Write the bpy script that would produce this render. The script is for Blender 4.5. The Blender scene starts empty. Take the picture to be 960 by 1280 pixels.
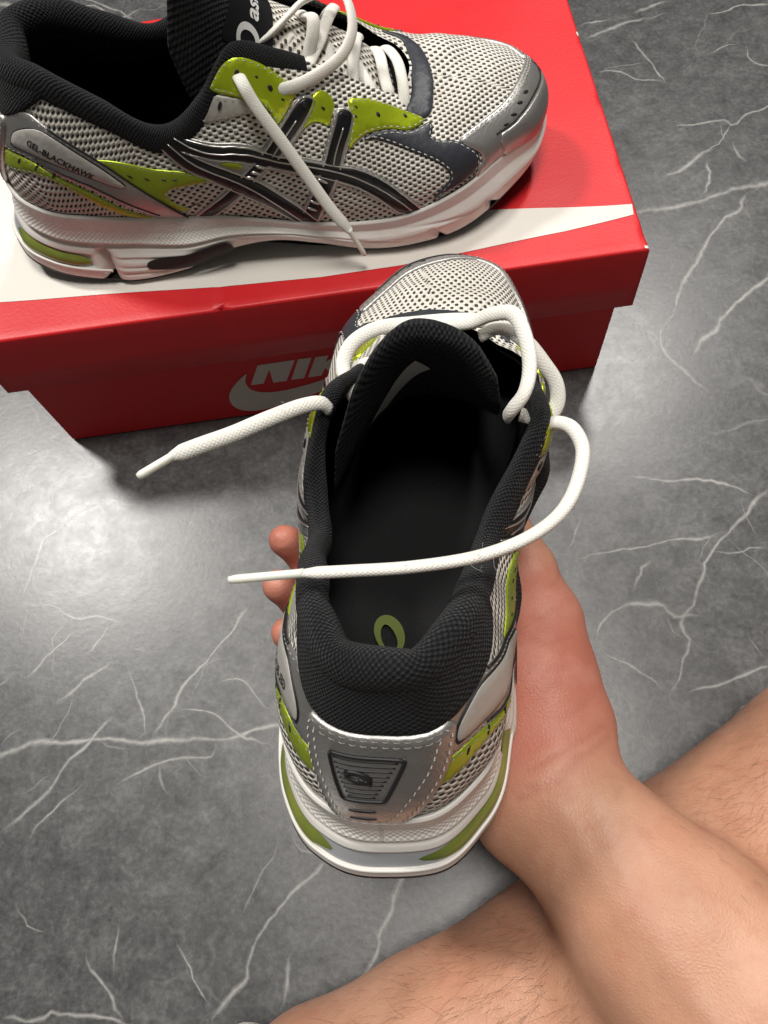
import bpy, math, random
import numpy as np
from mathutils import Vector, Matrix
from mathutils.geometry import delaunay_2d_cdt
random.seed(7); rng=np.random.default_rng(11)
SC=bpy.context.scene; COL=SC.collection

# ------------------------------------------------------------------ camera
def rot(rx,ry,rz):
    cx,sx,cy,sy,cz,sz=math.cos(rx),math.sin(rx),math.cos(ry),math.sin(ry),math.cos(rz),math.sin(rz)
    X=np.array([[1,0,0],[0,cx,-sx],[0,sx,cx]]);Y=np.array([[cy,0,sy],[0,1,0],[-sy,0,cy]]);Z=np.array([[cz,-sz,0],[sz,cz,0],[0,0,1]])
    return Z@Y@X
cam=bpy.data.cameras.new('camera'); co=bpy.data.objects.new('camera',cam); COL.objects.link(co); SC.camera=co
co.location=(0.032,-0.257,0.4226); co.rotation_euler=(0.4016,0.0703,-0.1179)
cam.sensor_fit='VERTICAL'; cam.sensor_height=32.0; cam.lens=32.0*961/1280; cam.clip_start=0.01; cam.clip_end=50
# ------------------------------------------------------------------ world and lamps
W=bpy.data.worlds.new('World'); SC.world=W; W.use_nodes=True
W.node_tree.nodes['Background'].inputs[0].default_value=(1.0,0.97,0.94,1); W.node_tree.nodes['Background'].inputs[1].default_value=0.085
def lamp(name,loc,target,size,power,col=(1,.9,.78),sy=None):
    l=bpy.data.lights.new(name,'AREA'); l.shape='RECTANGLE' if sy else 'DISK'; l.size=size
    if sy: l.size_y=sy
    l.energy=power; l.color=col
    o=bpy.data.objects.new(name,l); COL.objects.link(o); o.location=loc
    o.rotation_euler=(Vector(target)-Vector(loc)).to_track_quat('-Z','Y').to_euler(); return o
lamp('ceiling_lamp',(-1.18,1.0,2.25),(0,0,0),0.36,45,(1,.965,.92))
lamp('ceiling_lamp',(.87,1.37,2.25),(0,0,0),0.30,28,(1,.965,.92))
lamp('ceiling_lamp',(.12,.03,2.35),(0.05,-.1,0),0.7,40,(1,.955,.90))
SC.view_settings.view_transform='Standard'; SC.view_settings.look='None'; SC.view_settings.gamma=1; SC.view_settings.exposure=-0.1
SC.cycles.max_bounces=8; SC.cycles.diffuse_bounces=4; SC.cycles.transparent_max_bounces=16; SC.cycles.use_denoising=True

# ------------------------------------------------------------------ materials
def mat(name,base=(.5,.5,.5),rough=.5,metal=0,spec=.5,sss=0,sheen=0,coat=0,trans=0):
    m=bpy.data.materials.new(name); m.use_nodes=True; nt=m.node_tree; b=nt.nodes['Principled BSDF']
    b.inputs['Base Color'].default_value=(*base,1); b.inputs['Roughness'].default_value=rough; b.inputs['Metallic'].default_value=metal
    b.inputs['Specular IOR Level'].default_value=spec
    if sss:
        b.inputs['Subsurface Weight'].default_value=sss; b.inputs['Subsurface Radius'].default_value=(.012,.005,.003); b.inputs['Subsurface Scale'].default_value=1.0
    if sheen: b.inputs['Sheen Weight'].default_value=sheen
    if coat: b.inputs['Coat Weight'].default_value=coat; b.inputs['Coat Roughness'].default_value=.12
    if trans: b.inputs['Transmission Weight'].default_value=trans
    return m,nt,b
def N_(nt,t,**k):
    n=nt.nodes.new('ShaderNode'+t)
    for a,v in k.items():
        if a=='ins':
            for i,x in v.items(): n.inputs[i].default_value=x
        else: setattr(n,a,v)
    return n
def lk(nt,a,b): nt.links.new(a,b)
def math_(nt,op,a,b=None,clamp=False):
    n=nt.nodes.new('ShaderNodeMath'); n.operation=op; n.use_clamp=clamp
    for i,x in enumerate((a,b)):
        if x is None: continue
        if isinstance(x,(int,float)): n.inputs[i].default_value=x
        else: nt.links.new(x,n.inputs[i])
    return n.outputs[0]
def ramp(nt,fac,stops):
    n=nt.nodes.new('ShaderNodeValToRGB'); el=n.color_ramp.elements
    while len(el)<len(stops): el.new(.5)
    for e,(p,c) in zip(el,stops): e.position=p; e.color=(*c,1) if len(c)==3 else c
    nt.links.new(fac,n.inputs[0]); return n.outputs[0]
def noise(nt,vec,scale,detail=4,rough=.55,dist=0):
    n=nt.nodes.new('ShaderNodeTexNoise'); n.inputs['Scale'].default_value=scale; n.inputs['Detail'].default_value=detail; n.inputs['Roughness'].default_value=rough; n.inputs['Distortion'].default_value=dist
    if vec is not None: nt.links.new(vec,n.inputs['Vector'])
    return n.outputs['Fac']
def bump(nt,b,h,strength=.5,dist=.001,prev=None):
    n=nt.nodes.new('ShaderNodeBump'); n.inputs['Strength'].default_value=strength; n.inputs['Distance'].default_value=dist
    nt.links.new(h,n.inputs['Height'])
    if prev is not None: nt.links.new(prev,n.inputs['Normal'])
    nt.links.new(n.outputs[0],b.inputs['Normal']); return n.outputs[0]
def coord(nt,which='Object'): return nt.nodes.new('ShaderNodeTexCoord').outputs[which]
def mix(nt,fac,a,b):
    n=nt.nodes.new('ShaderNodeMix'); n.data_type='RGBA'
    if isinstance(fac,(int,float)): n.inputs[0].default_value=fac
    else: nt.links.new(fac,n.inputs[0])
    for i,x in ((6,a),(7,b)):
        if isinstance(x,tuple): n.inputs[i].default_value=(*x,1)
        else: nt.links.new(x,n.inputs[i])
    return n.outputs[2]
def lattice(nt,pu,pv,warp=0.0):
    """staggered lattice from the UV map (metres): +1 at the centres"""
    uv=coord(nt,'UV'); sp=nt.nodes.new('ShaderNodeSeparateXYZ'); nt.links.new(uv,sp.inputs[0])
    u,v=sp.outputs[0],sp.outputs[1]
    if warp:
        w=noise(nt,uv,90,2); w=math_(nt,'MULTIPLY',math_(nt,'SUBTRACT',w,.5),warp)
        u=math_(nt,'ADD',u,w); v=math_(nt,'SUBTRACT',v,w)
    a=math_(nt,'COSINE',math_(nt,'MULTIPLY',u,2*math.pi/pu)); b=math_(nt,'COSINE',math_(nt,'MULTIPLY',v,2*math.pi/pv))
    return math_(nt,'MULTIPLY',a,b),uv
M={}
def simple(key,*a,nb=None,**k):
    m,nt,b=mat(key,*a,**k)
    if nb:
        h=noise(nt,coord(nt),nb[0],3); bump(nt,b,h,nb[1],nb[2])
        r=math_(nt,'ADD',math_(nt,'MULTIPLY',h,.2),k.get('rough',.5)-.1); lk(nt,r,b.inputs['Roughness'])
    M[key]=m; return m,nt,b
# white open mesh
m,nt,b=mat('white_mesh',(.6,.57,.5),.75,spec=.25)
f,uv=lattice(nt,.0046,.0036,.0006)
hole=math_(nt,'SMOOTHSTEP' if False else 'MULTIPLY',math_(nt,'SUBTRACT',f,.22),6,True)
dirt=noise(nt,coord(nt),38,5)
wc=mix(nt,ramp(nt,dirt,[(.35,(0,0,0)),(.75,(1,1,1))]),(.74,.715,.655),(.62,.58,.51))
lk(nt,mix(nt,hole,wc,(.045,.042,.036)),b.inputs['Base Color'])
fib=noise(nt,uv,2200,2)
bump(nt,b,math_(nt,'SUBTRACT',math_(nt,'MULTIPLY',fib,.25),f),.8,.0007); M['white_mesh']=m
# black knit
m,nt,b=mat('black_knit',(.010,.0105,.012),.9,spec=.2,sheen=.06)
f,uv=lattice(nt,.0017,.0022,.0022)
n2=noise(nt,uv,1100,3); n3=noise(nt,coord(nt),60,3)
h=math_(nt,'ADD',math_(nt,'MULTIPLY',f,.45),n2)
lk(nt,ramp(nt,math_(nt,'ADD',h,math_(nt,'MULTIPLY',n3,.2)),[(.3,(.003,.0032,.0038)),(.85,(.013,.014,.016)),(1.1,(.026,.027,.03))]),b.inputs['Base Color']); bump(nt,b,h,1.0,.0007); M['black_knit']=m
simple('green_cloth',(.10,.125,.035),rough=.9,spec=.1)
simple('black_lining',(.003,.003,.0035),rough=.95,spec=.1,nb=(900,.6,.0005))
simple('insole_cloth',(.011,.011,.0115),rough=.95,spec=.2,nb=(620,1.0,.0012))
m,nt,b=mat('silver_synthetic',(.5,.49,.47),.36,metal=.78)
n1=noise(nt,coord(nt),420,3); n2=noise(nt,coord(nt),30,5)
lk(nt,mix(nt,ramp(nt,n2,[(.4,(0,0,0)),(.7,(1,1,1))]),(.47,.462,.45),(.34,.325,.30)),b.inputs['Base Color'])
lk(nt,math_(nt,'ADD',math_(nt,'MULTIPLY',n2,.25),.27),b.inputs['Roughness'])
n5=noise(nt,coord(nt),95,5,.7,.6); bump(nt,b,math_(nt,'ADD',math_(nt,'MULTIPLY',n1,.3),math_(nt,'ADD',n2,math_(nt,'MULTIPLY',n5,.7))),.42,.0012); M['silver']=m
m,nt,b=mat('pale_silver_cloth',(.5,.48,.44),.5,metal=.35); bump(nt,b,noise(nt,coord(nt),500,3),.3,.0006); M['pale_silver']=m
m,nt,b=mat('lime_foil',(.52,.66,.02),.28,metal=.6,coat=.3)
n1=noise(nt,coord(nt),75,4); bump(nt,b,n1,.5,.0016); M['lime']=m
m,nt,b=mat('olive_foil',(.36,.46,.03),.36,metal=.5); bump(nt,b,noise(nt,coord(nt),90,3),.25,.0012); M['olive']=m
m,nt,b=mat('black_gloss',(.008,.008,.009),.34,spec=.4,coat=.12); bump(nt,b,noise(nt,coord(nt),160,2),.12,.001); M['black_gloss']=m
m,nt,b=mat('navy_leather',(.028,.031,.04),.45); bump(nt,b,noise(nt,coord(nt),260,3),.35,.0008); M['navy']=m
simple('black_print',(.01,.01,.011),rough=.5)
simple('silver_piping',(.62,.61,.59),rough=.3,metal=.85)
simple('thread',(.50,.485,.45),rough=.75)
m,nt,b=mat('white_foam',(.74,.71,.66),.5,spec=.4,sss=.06)
f,uv=lattice(nt,.0024,.0024,.0005)
at=N_(nt,'Attribute',attribute_name='tex'); 
d=noise(nt,coord(nt),26,6); d2=noise(nt,coord(nt),160,4)
dm=math_(nt,'MULTIPLY',ramp(nt,d,[(.48,(0,0,0)),(.78,(1,1,1))]),.65)
lk(nt,mix(nt,dm,(.80,.775,.73),(.62,.56,.48)),b.inputs['Base Color'])
bump(nt,b,math_(nt,'ADD',math_(nt,'MULTIPLY',math_(nt,'MULTIPLY',f,at.outputs['Fac']),.28),math_(nt,'MULTIPLY',d2,.5)),.55,.0008); M['foam']=m
simple('outsole_rubber',(.014,.013,.013),rough=.65,nb=(300,.4,.0008))
m,nt,b=mat('gel',(.20,.26,.035),.12,coat=.5,sss=.2); lk(nt,ramp(nt,noise(nt,coord(nt),35,2),[(.35,(.07,.11,.018)),(.7,(.22,.25,.045))]),b.inputs['Base Color']); M['gel']=m
simple('grey_plastic',(.36,.37,.39),rough=.35)
m,nt,b=mat('white_lace',(.80,.77,.69),.8,spec=.25,sss=.08,sheen=.2)
f,uv=lattice(nt,.0011,.0014,.0006); n1=noise(nt,uv,2500,2)
h=math_(nt,'ADD',math_(nt,'MULTIPLY',f,.22),n1); lk(nt,ramp(nt,h,[(.1,(.70,.67,.60)),(.6,(.81,.785,.72))]),b.inputs['Base Color'])
bump(nt,b,h,.5,.0005); M['lace']=m
simple('aglet_plastic',(.82,.80,.70),rough=.25,sss=.2)
simple('label_white',(.6,.58,.54),rough=.7)
simple('logo_grey',(.62,.62,.60),rough=.4)
# cardboard
def cardboard(key,base,rough):
    m,nt,b=mat(key,base,rough,spec=.42)
    c=coord(nt); n1=noise(nt,c,22,5); n2=noise(nt,c,700,2); n3=noise(nt,c,5,3)
    lk(nt,mix(nt,math_(nt,'MULTIPLY',ramp(nt,n1,[(.45,(0,0,0)),(.85,(1,1,1))]),.35),base,tuple(x*.8 for x in base)),b.inputs['Base Color'])
    lk(nt,math_(nt,'ADD',math_(nt,'MULTIPLY',n1,.2),rough-.1),b.inputs['Roughness'])
    bump(nt,b,math_(nt,'ADD',math_(nt,'MULTIPLY',n2,.05),math_(nt,'ADD',n3,math_(nt,'MULTIPLY',n1,.10))),.5,.0035); M[key]=m
cardboard('red_card',(.62,.014,.019),.44); cardboard('white_card',(.72,.69,.63),.5); cardboard('grey_print',(.60,.575,.53),.5)
# floor slate
m,nt,b=mat('slate_floor',(.12,.12,.12),.3,spec=.72)
c=coord(nt); n1=noise(nt,c,9,6,.6); n2=noise(nt,c,75,8,.72,.4); n3=noise(nt,c,330,6,.7); n4=noise(nt,c,30,6,.7)
v=math_(nt,'ADD',math_(nt,'ADD',math_(nt,'MULTIPLY',n1,.14),math_(nt,'MULTIPLY',n2,.34)),math_(nt,'ADD',math_(nt,'MULTIPLY',n3,.38),math_(nt,'MULTIPLY',n4,.14)))
colr=ramp(nt,v,[(.38,(.027,.0275,.028)),(.5,(.066,.0668,.067)),(.62,(.128,.129,.129))])
sv=nt.nodes.new('ShaderNodeTexVoronoi'); sv.inputs['Scale'].default_value=120; lk(nt,c,sv.inputs['Vector'])
spk=ramp(nt,math_(nt,'ADD',sv.outputs['Distance'],math_(nt,'MULTIPLY',n4,.5)),[(.29,(.45,.45,.45)),(.36,(1,1,1))])
mm=nt.nodes.new('ShaderNodeMix'); mm.data_type='RGBA'; mm.blend_type='MULTIPLY'; mm.inputs[0].default_value=.8; lk(nt,colr,mm.inputs[6]); lk(nt,spk,mm.inputs[7])
# fine hairline veins
wv=nt.nodes.new('ShaderNodeTexVoronoi'); wv.feature='DISTANCE_TO_EDGE'; wv.inputs['Scale'].default_value=8
mp=nt.nodes.new('ShaderNodeVectorMath'); mp.operation='ADD'; nz=nt.nodes.new('ShaderNodeTexNoise'); nz.inputs['Scale'].default_value=7; nz.inputs['Detail'].default_value=5
sc_=nt.nodes.new('ShaderNodeVectorMath'); sc_.operation='SCALE'; sc_.inputs['Scale'].default_value=.16; lk(nt,c,nz.inputs['Vector']); lk(nt,nz.outputs['Color'],sc_.inputs[0]); lk(nt,c,mp.inputs[0]); lk(nt,sc_.outputs[0],mp.inputs[1]); lk(nt,mp.outputs[0],wv.inputs['Vector'])
hv=ramp(nt,wv.outputs['Distance'],[(0,(1,1,1)),(.012,(0,0,0))]); gate=ramp(nt,noise(nt,c,11,3),[(.5,(0,0,0)),(.72,(1,1,1))])
fv=math_(nt,'MULTIPLY',math_(nt,'MULTIPLY',hv,gate),.35)
lk(nt,mix(nt,fv,mm.outputs[2],(.36,.35,.33)),b.inputs['Base Color'])
lk(nt,ramp(nt,n2,[(.3,(.285,)*3),(.7,(.36,)*3)]),b.inputs['Roughness'])
bump(nt,b,math_(nt,'ADD',math_(nt,'MULTIPLY',n2,.5),math_(nt,'MULTIPLY',n3,.35)),.13,.0011); M['slate']=m
# vein print: pale mineral line, ragged edge through the UV across the line
m,nt,b=mat('vein_print',(.37,.365,.35),.32,spec=.72)
uv=coord(nt,'UV'); sp=nt.nodes.new('ShaderNodeSeparateXYZ'); lk(nt,uv,sp.inputs[0])
e=math_(nt,'ABSOLUTE',sp.outputs[0]); cc=coord(nt)
na=noise(nt,cc,230,6,.72); nb_=noise(nt,cc,34,4)
a=math_(nt,'SUBTRACT',math_(nt,'ADD',math_(nt,'MULTIPLY',na,1.1),math_(nt,'MULTIPLY',nb_,1.0)),math_(nt,'ADD',math_(nt,'MULTIPLY',e,1.0),.31))
a=math_(nt,'MULTIPLY',math_(nt,'MULTIPLY',a,1.2,True),.88); a=math_(nt,'MULTIPLY',a,sp.outputs[1],True)
tr=nt.nodes.new('ShaderNodeBsdfTransparent'); mx=nt.nodes.new('ShaderNodeMixShader'); lk(nt,a,mx.inputs[0]); lk(nt,tr.outputs[0],mx.inputs[1]); lk(nt,b.outputs[0],mx.inputs[2]); lk(nt,mx.outputs[0],nt.nodes['Material Output'].inputs[0]); M['vein']=m
# skin
m,nt,b=mat('skin',(.55,.30,.20),.46,spec=.38,sss=.11)
at=N_(nt,'Attribute',attribute_name='palm'); av=N_(nt,'Attribute',attribute_name='vein'); ac=N_(nt,'Attribute',attribute_name='crease'); c=coord(nt)
n1=noise(nt,c,22,6,.62); n2=noise(nt,c,120,5,.65); n3=noise(nt,c,1500,3); n4=noise(nt,c,55,4)
sq=lambda f,a,b_: ramp(nt,f,[(a,(0,0,0)),(b_,(1,1,1))])
arm=mix(nt,sq(n1,.36,.66),(.460,.228,.140),(.570,.312,.205))
arm=mix(nt,math_(nt,'MULTIPLY',sq(n4,.55,.75),.35),arm,(.52,.22,.15))
pal=mix(nt,sq(n1,.36,.66),(.47,.165,.115),(.56,.235,.165))
pal=mix(nt,math_(nt,'MULTIPLY',sq(n4,.5,.7),.45),pal,(.60,.29,.22))
base=mix(nt,at.outputs['Fac'],arm,pal)
base=mix(nt,math_(nt,'MULTIPLY',av.outputs['Fac'],.13),base,(.30,.20,.17))
base=mix(nt,math_(nt,'MULTIPLY',ac.outputs['Fac'],.5),base,(.34,.11,.075))
lk(nt,mix(nt,math_(nt,'MULTIPLY',sq(n2,.50,.72),.38),base,(.42,.16,.10)),b.inputs['Base Color'])
lk(nt,math_(nt,'ADD',math_(nt,'MULTIPLY',n2,.22),.36),b.inputs['Roughness'])
vo=nt.nodes.new('ShaderNodeTexVoronoi'); vo.inputs['Scale'].default_value=750; vo.feature='DISTANCE_TO_EDGE'; lk(nt,c,vo.inputs['Vector'])
hh=math_(nt,'ADD',math_(nt,'MULTIPLY',vo.outputs['Distance'],.9),math_(nt,'ADD',math_(nt,'MULTIPLY',n3,.25),math_(nt,'MULTIPLY',n2,1.2)))
bump(nt,b,hh,.24,.0009); M['skin']=m
simple('hair',(.06,.028,.014),rough=.5)
simple('nail',(.62,.33,.27),rough=.25)
m,nt,b=mat('white_sock',(.75,.74,.71),.9,sheen=.3); bump(nt,b,noise(nt,coord(nt),900,3),.6,.0008); M['sock']=m

# ------------------------------------------------------------------ mesh helpers
def link(name,me,parent=None,kind=None,label=None):
    o=bpy.data.objects.new(name,me); COL.objects.link(o)
    if parent is not None: o.parent=parent
    if kind: o['kind']=kind
    if label: o['label']=label
    return o
def mesh(name,V,Fc,material,uv=None,smooth=True):
    me=bpy.data.meshes.new(name); me.from_pydata(np.asarray(V,float).tolist(),[],[list(map(int,f)) for f in Fc]); me.update()
    if material is not None: me.materials.append(M[material] if isinstance(material,str) else material)
    if uv is not None:
        l=me.uv_layers.new(name='UVMap'); vi=np.empty(len(me.loops),np.int32); me.loops.foreach_get('vertex_index',vi)
        l.data.foreach_set('uv',np.asarray(uv,np.float32)[vi].ravel())
    if smooth: me.polygons.foreach_set('use_smooth',np.ones(len(me.polygons),bool))
    return me
def grid_faces(n,m,wrap):
    F=[]
    i=np.arange(n if wrap else n-1); j=np.arange(m-1)
    I,J=np.meshgrid(i,j,indexing='ij'); I2=(I+1)%n
    return np.stack([I*m+J,I2*m+J,I2*m+J+1,I*m+J+1],-1).reshape(-1,4)
def catmull(P,n):
    P=np.asarray(P,float)
    if len(P)<3: 
        t=np.linspace(0,1,n)[:,None]; return P[0]*(1-t)+P[-1]*t
    d=np.r_[0,np.cumsum(np.linalg.norm(np.diff(P,axis=0),axis=1)**.5+1e-9)]
    Q=np.vstack([2*P[0]-P[1],P,2*P[-1]-P[-2]]); k=np.r_[-d[1],d,2*d[-1]-d[-2]]
    x=np.linspace(0,d[-1],n); i=np.clip(np.searchsorted(d,x,side='right')-1,0,len(P)-2)+1
    t=lambda a:k[i+a][:,None]; p=lambda a:Q[i+a]; x=x[:,None]
    def L(a,b,ta,tb): return a*(tb-x)/(tb-ta)+b*(x-ta)/(tb-ta)
    A1=L(p(-1),p(0),t(-1),t(0));A2=L(p(0),p(1),t(0),t(1));A3=L(p(1),p(2),t(1),t(2))
    B1=L(A1,A2,t(-1),t(1));B2=L(A2,A3,t(0),t(2)); return L(B1,B2,t(0),t(1))
def resample(P,step):
    d=np.r_[0,np.cumsum(np.linalg.norm(np.diff(P,axis=0),axis=1))]; n=max(3,int(d[-1]/step)+1); x=np.linspace(0,d[-1],n)
    return np.stack([np.interp(x,d,P[:,k]) for k in range(P.shape[1])],1)
def tube(P,ra,rb,ns=12,up=(0,0,1),flat=None,cap=True,step=.0012,smooth_pts=True,taper=None):
    """oval tube along P (metres); ra across, rb along the up hint"""
    P=np.asarray(P,float)
    if smooth_pts: P=catmull(P,max(12,len(P)*14))
    P=resample(P,step); n=len(P)
    T=np.gradient(P,axis=0); T/=np.linalg.norm(T,axis=1,keepdims=True)+1e-12
    nrm=np.zeros_like(P); u=np.array(up,float); u=u-T[0]*(u@T[0]); 
    if np.linalg.norm(u)<1e-3: u=np.array([1.,0,0])-T[0]*T[0][0]
    u/=np.linalg.norm(u)
    for i in range(n):
        u=u-T[i]*(u@T[i]); u/=np.linalg.norm(u)+1e-12; nrm[i]=u
    bn=np.cross(T,nrm); a=np.linspace(0,2*math.pi,ns,endpoint=False)
    ta=np.ones(n) if taper is None else np.interp(np.linspace(0,1,n),*zip(*taper))
    V=P[:,None,:]+(np.cos(a)[None,:,None]*bn[:,None,:]*ra+np.sin(a)[None,:,None]*nrm[:,None,:]*rb)*ta[:,None,None]
    L=np.r_[0,np.cumsum(np.linalg.norm(np.diff(P,axis=0),axis=1))]
    U=np.stack(np.broadcast_arrays((a*(ra+rb)/2)[None,:],L[:,None]),-1)
    F=[]
    for i in range(n-1):
        for j in range(ns):
            k=(j+1)%ns; F.append((i*ns+j,i*ns+k,(i+1)*ns+k,(i+1)*ns+j))
    if cap: F.append(tuple(range(ns))[::-1]); F.append(tuple((n-1)*ns+j for j in range(ns)))
    return V.reshape(-1,3),F,U.reshape(-1,2)
def merge(parts):
    V=[];F=[];U=[];o=0
    for v,f,u in parts:
        V.append(v);U.append(u if u is not None else np.zeros((len(v),2)));F+= [tuple(i+o for i in q) for q in f];o+=len(v)
    return np.vstack(V),F,np.vstack(U)
def empty(name,loc,label,cat,group=None):
    o=bpy.data.objects.new(name,None); o.empty_display_size=.03; COL.objects.link(o); o.location=loc; o['label']=label; o['category']=cat
    if group: o['group']=group
    return o

# ------------------------------------------------------------------ floor
fl=mesh('floor',[(-3,-3,0),(3,-3,0),(3,3,0),(-3,3,0)],[(0,1,2,3)],'slate',smooth=False)
floor=link('floor',fl,kind='structure',label='dark grey slate look floor with pale branching veins')
VEINS=[(2.32,[(-210,-189),(-201,-186),(-187,-183),(-152,-185),(-119,-190),(-89,-193),(-70,-194),(-47,-191),(-25,-188)]),(2.15,[(-195,-101),(-190,-78),(-185,-63),(-173,-54),(-159,-45),(-149,-42)]),(1.78,[(-202,-100),(-181,-105),(-162,-113),(-143,-118),(-130,-123)]),(1.68,[(-191,-104),(-193,-125)]),(1.64,[(-159,-121),(-175,-133),(-192,-147)]),(1.48,[(-142,-117),(-148,-131),(-159,-140)]),(1.6,[(-139,-140),(-145,-147),(-159,-154),(-173,-165)]),(1.29,[(-130,-146),(-127,-162),(-123,-175),(-120,-189)]),(1.65,[(-59,-119),(-72,-136),(-91,-154),(-106,-174),(-117,-188)]),(1.99,[(-136,-173),(-152,-186),(-168,-203),(-184,-218),(-198,-227)]),(1.72,[(-153,-206),(-167,-217),(-182,-230),(-183,-234)]),(1.24,[(-102,-173),(-89,-177),(-74,-188),(-66,-196),(-50,-199)]),(1.39,[(-139,-212),(-129,-208),(-119,-202),(-102,-200),(-85,-203),(-81,-195)]),(1.26,[(-112,-201),(-112,-212),(-106,-221)]),(1.96,[(-23,-259),(-40,-269),(-53,-279),(-67,-294),(-72,-309),(-86,-321),(-89,-327)]),(1.37,[(-106,-285),(-100,-297),(-95,-307),(-87,-319)]),(1.59,[(-188,-261),(-181,-271),(-167,-277)]),(1.68,[(-150,-287),(-141,-302),(-130,-319)]),(1.28,[(-135,-276),(-137,-289),(-136,-300)]),(1.46,[(-47,-298),(-51,-311),(-56,-323)]),(2.52,[(17,-263),(10,-274),(2,-286),(-6,-298),(-16,-315),(-21,-325)]),(1.12,[(-82,-164),(-71,-162),(-61,-172),(-50,-186)]),(1.18,[(-131,-135),(-114,-144)]),(1.39,[(-208,-152),(-205,-149),(-196,-141)]),(1.37,[(-202,-183),(-195,-175),(-189,-174)]),(1.57,[(-191,-311),(-175,-312),(-156,-314),(-136,-317),(-125,-320)]),(3.66,[(-260,462),(-254,458),(-247,453),(-238,446),(-232,440),(-228,433)]),(2.65,[(-252,444),(-243,439),(-230,432)]),(1.86,[(-210,436),(-175,435),(-146,416),(-125,422)]),(1.74,[(-182,450),(-146,423),(-132,408)]),(1.89,[(226,319),(239,322),(254,322)]),(2.71,[(227,302),(246,310),(260,315),(284,318)]),(2.37,[(271,327),(292,331),(305,334)]),(1.51,[(263,299),(269,277),(273,257),(278,241)]),(1.77,[(228,266),(247,262),(260,252),(277,245)]),(1.87,[(316,268),(329,274),(341,274)]),(1.54,[(269,199),(287,197),(307,198),(312,192),(327,202),(342,206),(352,209)]),(2.35,[(248,150),(262,156),(274,161),(283,170),(294,173)]),(3.5,[(216,124),(226,124),(253,124),(280,128),(302,132),(320,135),(334,137)]),(2.53,[(305,130),(290,113),(271,99),(253,76),(238,56),(229,38),(215,24),(215,7),(222,-8),(229,-18),(234,-26)]),(2.84,[(304,60),(294,54),(267,36),(249,20),(234,8),(228,-1)]),(1.63,[(204,20),(193,5)]),(1.45,[(244,84),(228,62)]),(1.85,[(307,177),(306,165),(313,154)]),(1.43,[(286,166),(282,147),(272,129)]),(1.97,[(250,-93),(231,-106),(215,-118),(201,-133),(189,-153),(178,-165),(179,-174),(170,-191),(160,-204)]),(1.44,[(125,-120),(160,-118),(185,-117),(214,-119)]),(1.49,[(205,-127),(223,-128),(240,-131)]),(2.03,[(128,-170),(135,-159),(147,-152),(167,-152),(174,-159),(191,-162)]),(1.25,[(129,-168),(140,-180),(156,-195),(161,-202)]),(1.29,[(167,-203),(189,-200),(216,-195),(222,-194)]),(1.29,[(176,-125),(162,-135),(154,-146)]),(1.29,[(140,-92),(130,-106),(124,-117)]),(1.18,[(211,-174),(217,-190)]),(1.28,[(190,-218),(198,-211),(205,-209)]),(1.51,[(167,-74),(192,-79),(220,-85),(241,-98)]),(1.53,[(-209,-3),(-193,0),(-179,2)]),(1.15,[(179,-174),(185,-182)]),(0.97,[(-73,-282),(-59,-258),(-50,-244)]),(1.33,[(-204,-30),(-184,-22),(-180,-45)]),(1.64,[(324,311),(357,315),(382,313)]),(1.66,[(345,273),(347,252),(360,243)])]
vr=np.random.default_rng(23); extra=[]
for w,pts in VEINS:                                   # hair-fine side branches that leave the larger veins
    P_=np.array(pts,float)
    for _ in range(0 if len(P_)<4 else (1 if vr.random()<.75 else 0)):
        i=vr.integers(0,len(P_)-1); a=P_[i]+(P_[i+1]-P_[i])*vr.random(); d=P_[i+1]-P_[i]; d/=np.linalg.norm(d)+1e-9
        th=vr.choice([-1,1])*vr.uniform(.5,1.2); d=np.array([d[0]*math.cos(th)-d[1]*math.sin(th),d[0]*math.sin(th)+d[1]*math.cos(th)]); b_=[tuple(a)]
        for _k in range(vr.integers(2,5)):
            th=vr.normal(0,.45); d=np.array([d[0]*math.cos(th)-d[1]*math.sin(th),d[0]*math.sin(th)+d[1]*math.cos(th)]); a=a+d*vr.uniform(6,16); b_.append(tuple(a))
        extra.append((float(w)*vr.uniform(.3,.5),b_))
VEINS=VEINS+extra
for k,(w,pts) in enumerate(VEINS):
    P=np.array([(x*.001,y*.001,0) for x,y in pts]); P=catmull(P,max(6,len(P)*9)) if len(P)>2 else catmull(P,8)
    P=resample(P,.004); n=len(P); jt=rng.normal(0,1,(n,2)); jt=(jt+np.roll(jt,1,0)+np.roll(jt,-1,0))*.0005; P[1:-1,:2]+=jt[1:-1]
    T=np.gradient(P,axis=0); T/=np.linalg.norm(T,axis=1,keepdims=True)+1e-9; nr=np.stack([-T[:,1],T[:,0],0*T[:,0]],1)
    hw=w*.001*1.05*(.8+.4*rng.random(n))*(1+.25*np.sin(np.arange(n)*.3+k)); hw*=np.clip(np.minimum(np.arange(n),np.arange(n)[::-1])/3+.3,0,1)
    z=.00004+.0000006*k
    V=np.stack([P-nr*hw[:,None],P,P+nr*hw[:,None]],1).reshape(-1,3); V[:,2]=z
    fd=np.clip(np.minimum(np.arange(n),np.arange(n)[::-1])/2.5,0,1)*(1 if w>1.0 else .7); U=np.tile([[-1.,0],[0,0],[1,0]],(n,1)); U[:,1]=np.repeat(fd,3); F=grid_faces(n,3,False)
    link('stone_vein',mesh('stone_vein',V,F,'vein',U),floor)

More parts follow.
